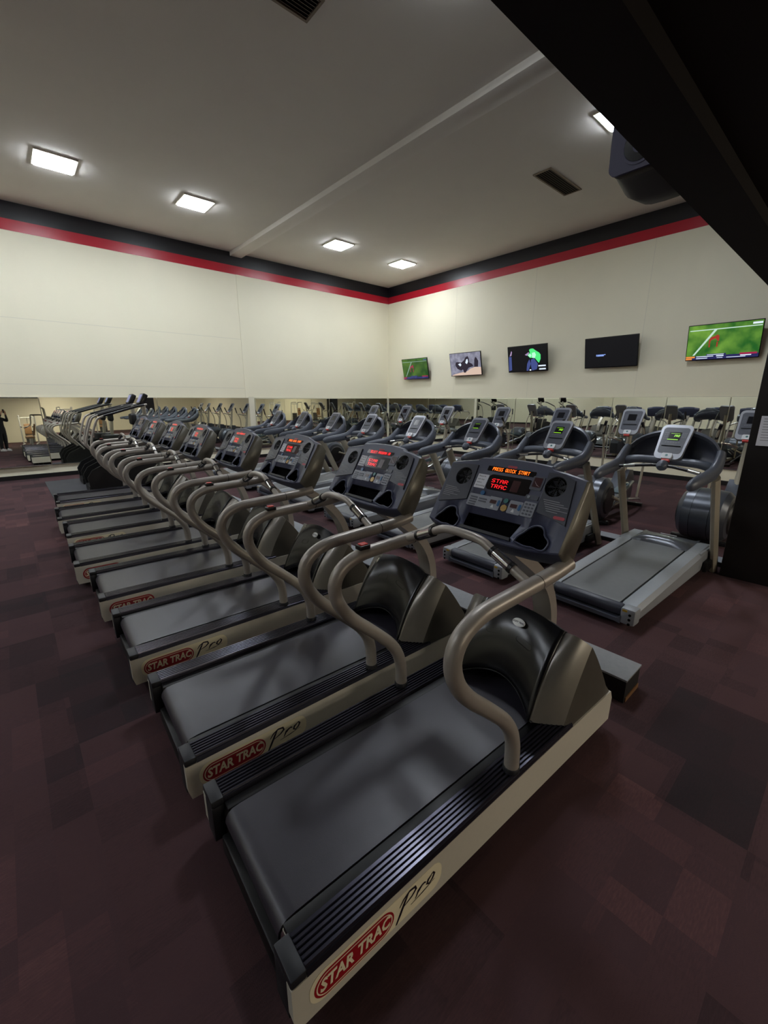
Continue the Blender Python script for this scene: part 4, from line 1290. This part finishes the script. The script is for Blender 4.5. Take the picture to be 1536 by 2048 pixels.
# ================================================================== WEIGHT MACHINES BEHIND THE CAMERA (seen in the mirrors)
def make_weights():
    T = thing('weight_machine', 'x', 'weight machine', group='weight machines at the back of the gym')
    for s in (-1, 1):
        MB().tube([(0.0, s * 0.35, 0.03), (0.0, s * 0.35, 1.55), (0.10, s * 0.35, 1.62), (0.62, s * 0.30, 1.62)], 0.032, 8, smooth=1).obj('upright', 'steel_white', T)
        MB().tube([(-0.05, s * 0.30, 0.03), (1.25, s * 0.30, 0.03)], 0.03, 8).obj('floor_rail', 'steel_white', T)
        MB().tube([(0.62, s * 0.30, 1.60), (0.66, s * 0.30, 1.10), (0.88, s * 0.26, 1.00)], 0.02, 8, smooth=1).obj('lever_arm', 'steel_white', T)
        MB().tube([(0.84, s * 0.265, 1.01), (0.98, s * 0.24, 0.97)], 0.026, 8).obj('hand_grip', 'pad_black', T)
    MB().tube([(0, -0.35, 1.50), (0, 0.35, 1.50)], 0.03, 8).obj('top_bar', 'steel_white', T)
    for k in range(9):
        MB().b2(-0.08, 0.08, -0.20, 0.20, 0.08 + k * 0.075, 0.145 + k * 0.075, bev=0.004).obj('weight_plate', 'stack_steel', T)
    MB().tube([(0, 0, 0.70), (0, 0, 1.50)], 0.008, 6).obj('cable', 'chrome', T)
    MB().tube([(0.75, 0, 0.03), (0.75, 0, 0.42)], 0.035, 8).obj('seat_post', 'steel_white', T)
    MB().box((0.80, 0, 0.46), (0.40, 0.34, 0.08), bev=0.03, seg=3).obj('seat_pad', 'pad_tan', T)
    MB().box((0.57, 0, 0.86), (0.08, 0.32, 0.60), Matrix.Rotation(R(-10), 3, 'Y'), bev=0.03, seg=3).obj('back_pad', 'pad_tan', T)
    return T
proto = make_weights()
WM = [(-0.9, -6.4, 80, 'weight machine in the leftmost mirror, closest to the photographer reflection'),
      (0.9, -6.8, 95, 'weight machine with tan pads second from left in the mirror reflection'),
      (2.7, -6.5, 85, 'weight machine with tan pads in the middle of the back row'),
      (4.6, -6.7, 100, 'weight machine with tan pads fourth in the back row'),
      (6.6, -6.5, 90, 'weight machine with tan pads last in the back row'),
      (1.6, -3.6, 180, 'weight machine standing alone before the back row')]
for i, (x, y, a, lb) in enumerate(WM):
    T = proto if i == 0 else copy_tree(proto)
    T.location = (x, y, 0); T.rotation_euler = (0, 0, R(a)); T['label'] = lb

# ================================================================== PHOTOGRAPHER (seen in the leftmost mirror)
def skin_mesh(name, pts, edges, root=0, sub=1):
    me = bpy.data.meshes.new(name)
    me.from_pydata([p[:3] for p in pts], edges, [])
    o = bpy.data.objects.new(name, me)
    COL.objects.link(o)
    o.modifiers.new('skin', 'SKIN')
    sv = me.skin_vertices[0].data
    for i, p in enumerate(pts):
        sv[i].radius = (p[3], p[4] if len(p) > 4 else p[3])
    sv[root].use_root = True
    m = o.modifiers.new('sub', 'SUBSURF'); m.levels = sub; m.render_levels = sub
    dg = bpy.context.evaluated_depsgraph_get()
    res = bpy.data.meshes.new_from_object(o.evaluated_get(dg))
    bpy.data.objects.remove(o, do_unlink=True)
    return res
P = thing('person', 'person in black clothes and white shoes holding up a phone, seen in the mirror', 'person', (-0.27, -0.31, 0), YAW)
pts = [(0, 0, 0.96, 0.165, 0.135), (0, 0, 1.12, 0.165, 0.135), (0, 0, 1.32, 0.185, 0.14), (0, 0, 1.45, 0.12, 0.09), (0.01, 0, 1.53, 0.055), (0.02, 0, 1.60, 0.075, 0.085), (0.02, 0, 1.68, 0.078, 0.092), (0.015, 0, 1.74, 0.05, 0.06)]
edges = [(i, i + 1) for i in range(7)]
for s in (-1, 1):
    k = len(pts)
    pts += [(0, s * 0.10, 0.88, 0.115), (0.02, s * 0.105, 0.50, 0.085), (-0.01, s * 0.11, 0.12, 0.062), (0.03, s * 0.115, 0.06, 0.04), (0.14, s * 0.125, 0.045, 0.036)]
    edges += [(0, k), (k, k + 1), (k + 1, k + 2), (k + 2, k + 3), (k + 3, k + 4)]
    k = len(pts)
    pts += [(0.0, s * 0.19, 1.43, 0.08), (0.17, s * 0.245, 1.33, 0.062), (0.29, s * 0.115, 1.60, 0.038), (0.325, s * 0.088, 1.70, 0.030, 0.022), (0.335, s * 0.080, 1.75, 0.030, 0.018)]
    edges += [(3, k), (k, k + 1), (k + 1, k + 2), (k + 2, k + 3), (k + 3, k + 4)]
    h = k + 4
    for j, (dz, ln) in enumerate(((-0.045, 0.9), (-0.018, 1.0), (0.010, 1.05), (0.036, 0.9))):
        n = len(pts)
        pts += [(0.345, s * 0.068, 1.762 + dz, 0.0085), (0.366, s * 0.055, 1.768 + dz, 0.008), (0.352, s * (0.055 - 0.030 * ln), 1.770 + dz, 0.007)]
        edges += [(h, n), (n, n + 1), (n + 1, n + 2)]
    n = len(pts)
    pts += [(0.318, s * 0.062, 1.73, 0.010), (0.322, s * 0.030, 1.755, 0.008)]
    edges += [(h - 1, n), (n, n + 1)]
me = skin_mesh('body', pts, edges)
for m in ('cloth_black', 'skin'): me.materials.append(MATS[m])
for p in me.polygons:
    c = p.center
    p.use_smooth = True
    p.material_index = 1 if (c.z > 1.515 and c.x < 0.2) or (c.x > 0.30 and c.z > 1.62) else 0
body = link('body', me, P)
m = MB(); m.lathe([(0, 0.115), (0.05, 0.105), (0.088, 0.06), (0.098, 0.01), (0.096, -0.05), (0.085, -0.08), (0.0, -0.02)], Matrix.Translation((-0.008, 0, 1.68)) @ Matrix.Rotation(R(-14), 4, 'Y'), 18)
m.obj('hair', 'hair', P)
f = MB(); f.lathe([(0, 0), (0.010, 0), (0.014, 0.012), (0.006, 0.045), (0, 0.048)], Matrix.Translation((0.108, 0, 1.60)) @ Matrix.Rotation(R(-8), 4, 'Y'), 8)
f.obj('nose', 'skin', P)
for s in (-1, 1):
    MB().lathe([(0, -0.006), (0.011, -0.004), (0.011, 0.004), (0, 0.006)], Matrix.Translation((0.100, s * 0.033, 1.665)) @ Matrix.Rotation(R(90), 4, 'Y'), 10).obj('eye', 'tv_black', P)
    MB().lathe([(0, -0.008), (0.022, -0.006), (0.026, 0.0), (0.022, 0.006), (0, 0.008)], Matrix.Translation((0.015, s * 0.085, 1.655)) @ Matrix.Rotation(R(90), 4, 'X'), 12).obj('ear', 'skin', P)
    rings = []
    for x, w, h in ((-0.075, 0.028, 0.07), (-0.05, 0.042, 0.095), (0.03, 0.044, 0.10), (0.10, 0.050, 0.072), (0.17, 0.046, 0.058), (0.205, 0.025, 0.04)):
        rings.append([(x, s * 0.118 + w * math.cos(a), max(0.0, 0.03 + h * math.sin(a))) for a in [2 * PI * k / 12 for k in range(12)]])
    MB().ring_loft(rings).obj('shoe', 'shoe_white', P)
MB().box((0.100, 0, 1.573), (0.012, 0.045, 0.010), bev=0.004).obj('mouth', 'print_red', P)
ph = MB().box((0.3425, 0, 1.775), (0.009, 0.076, 0.160), bev=0.004).obj('handheld_phone', 'tv_black', None)
ph.location = (-0.27, -0.31, 0); ph.rotation_euler = (0, 0, R(YAW))
tag(ph, 'dark phone held up in both hands by the person in the mirror', 'phone')
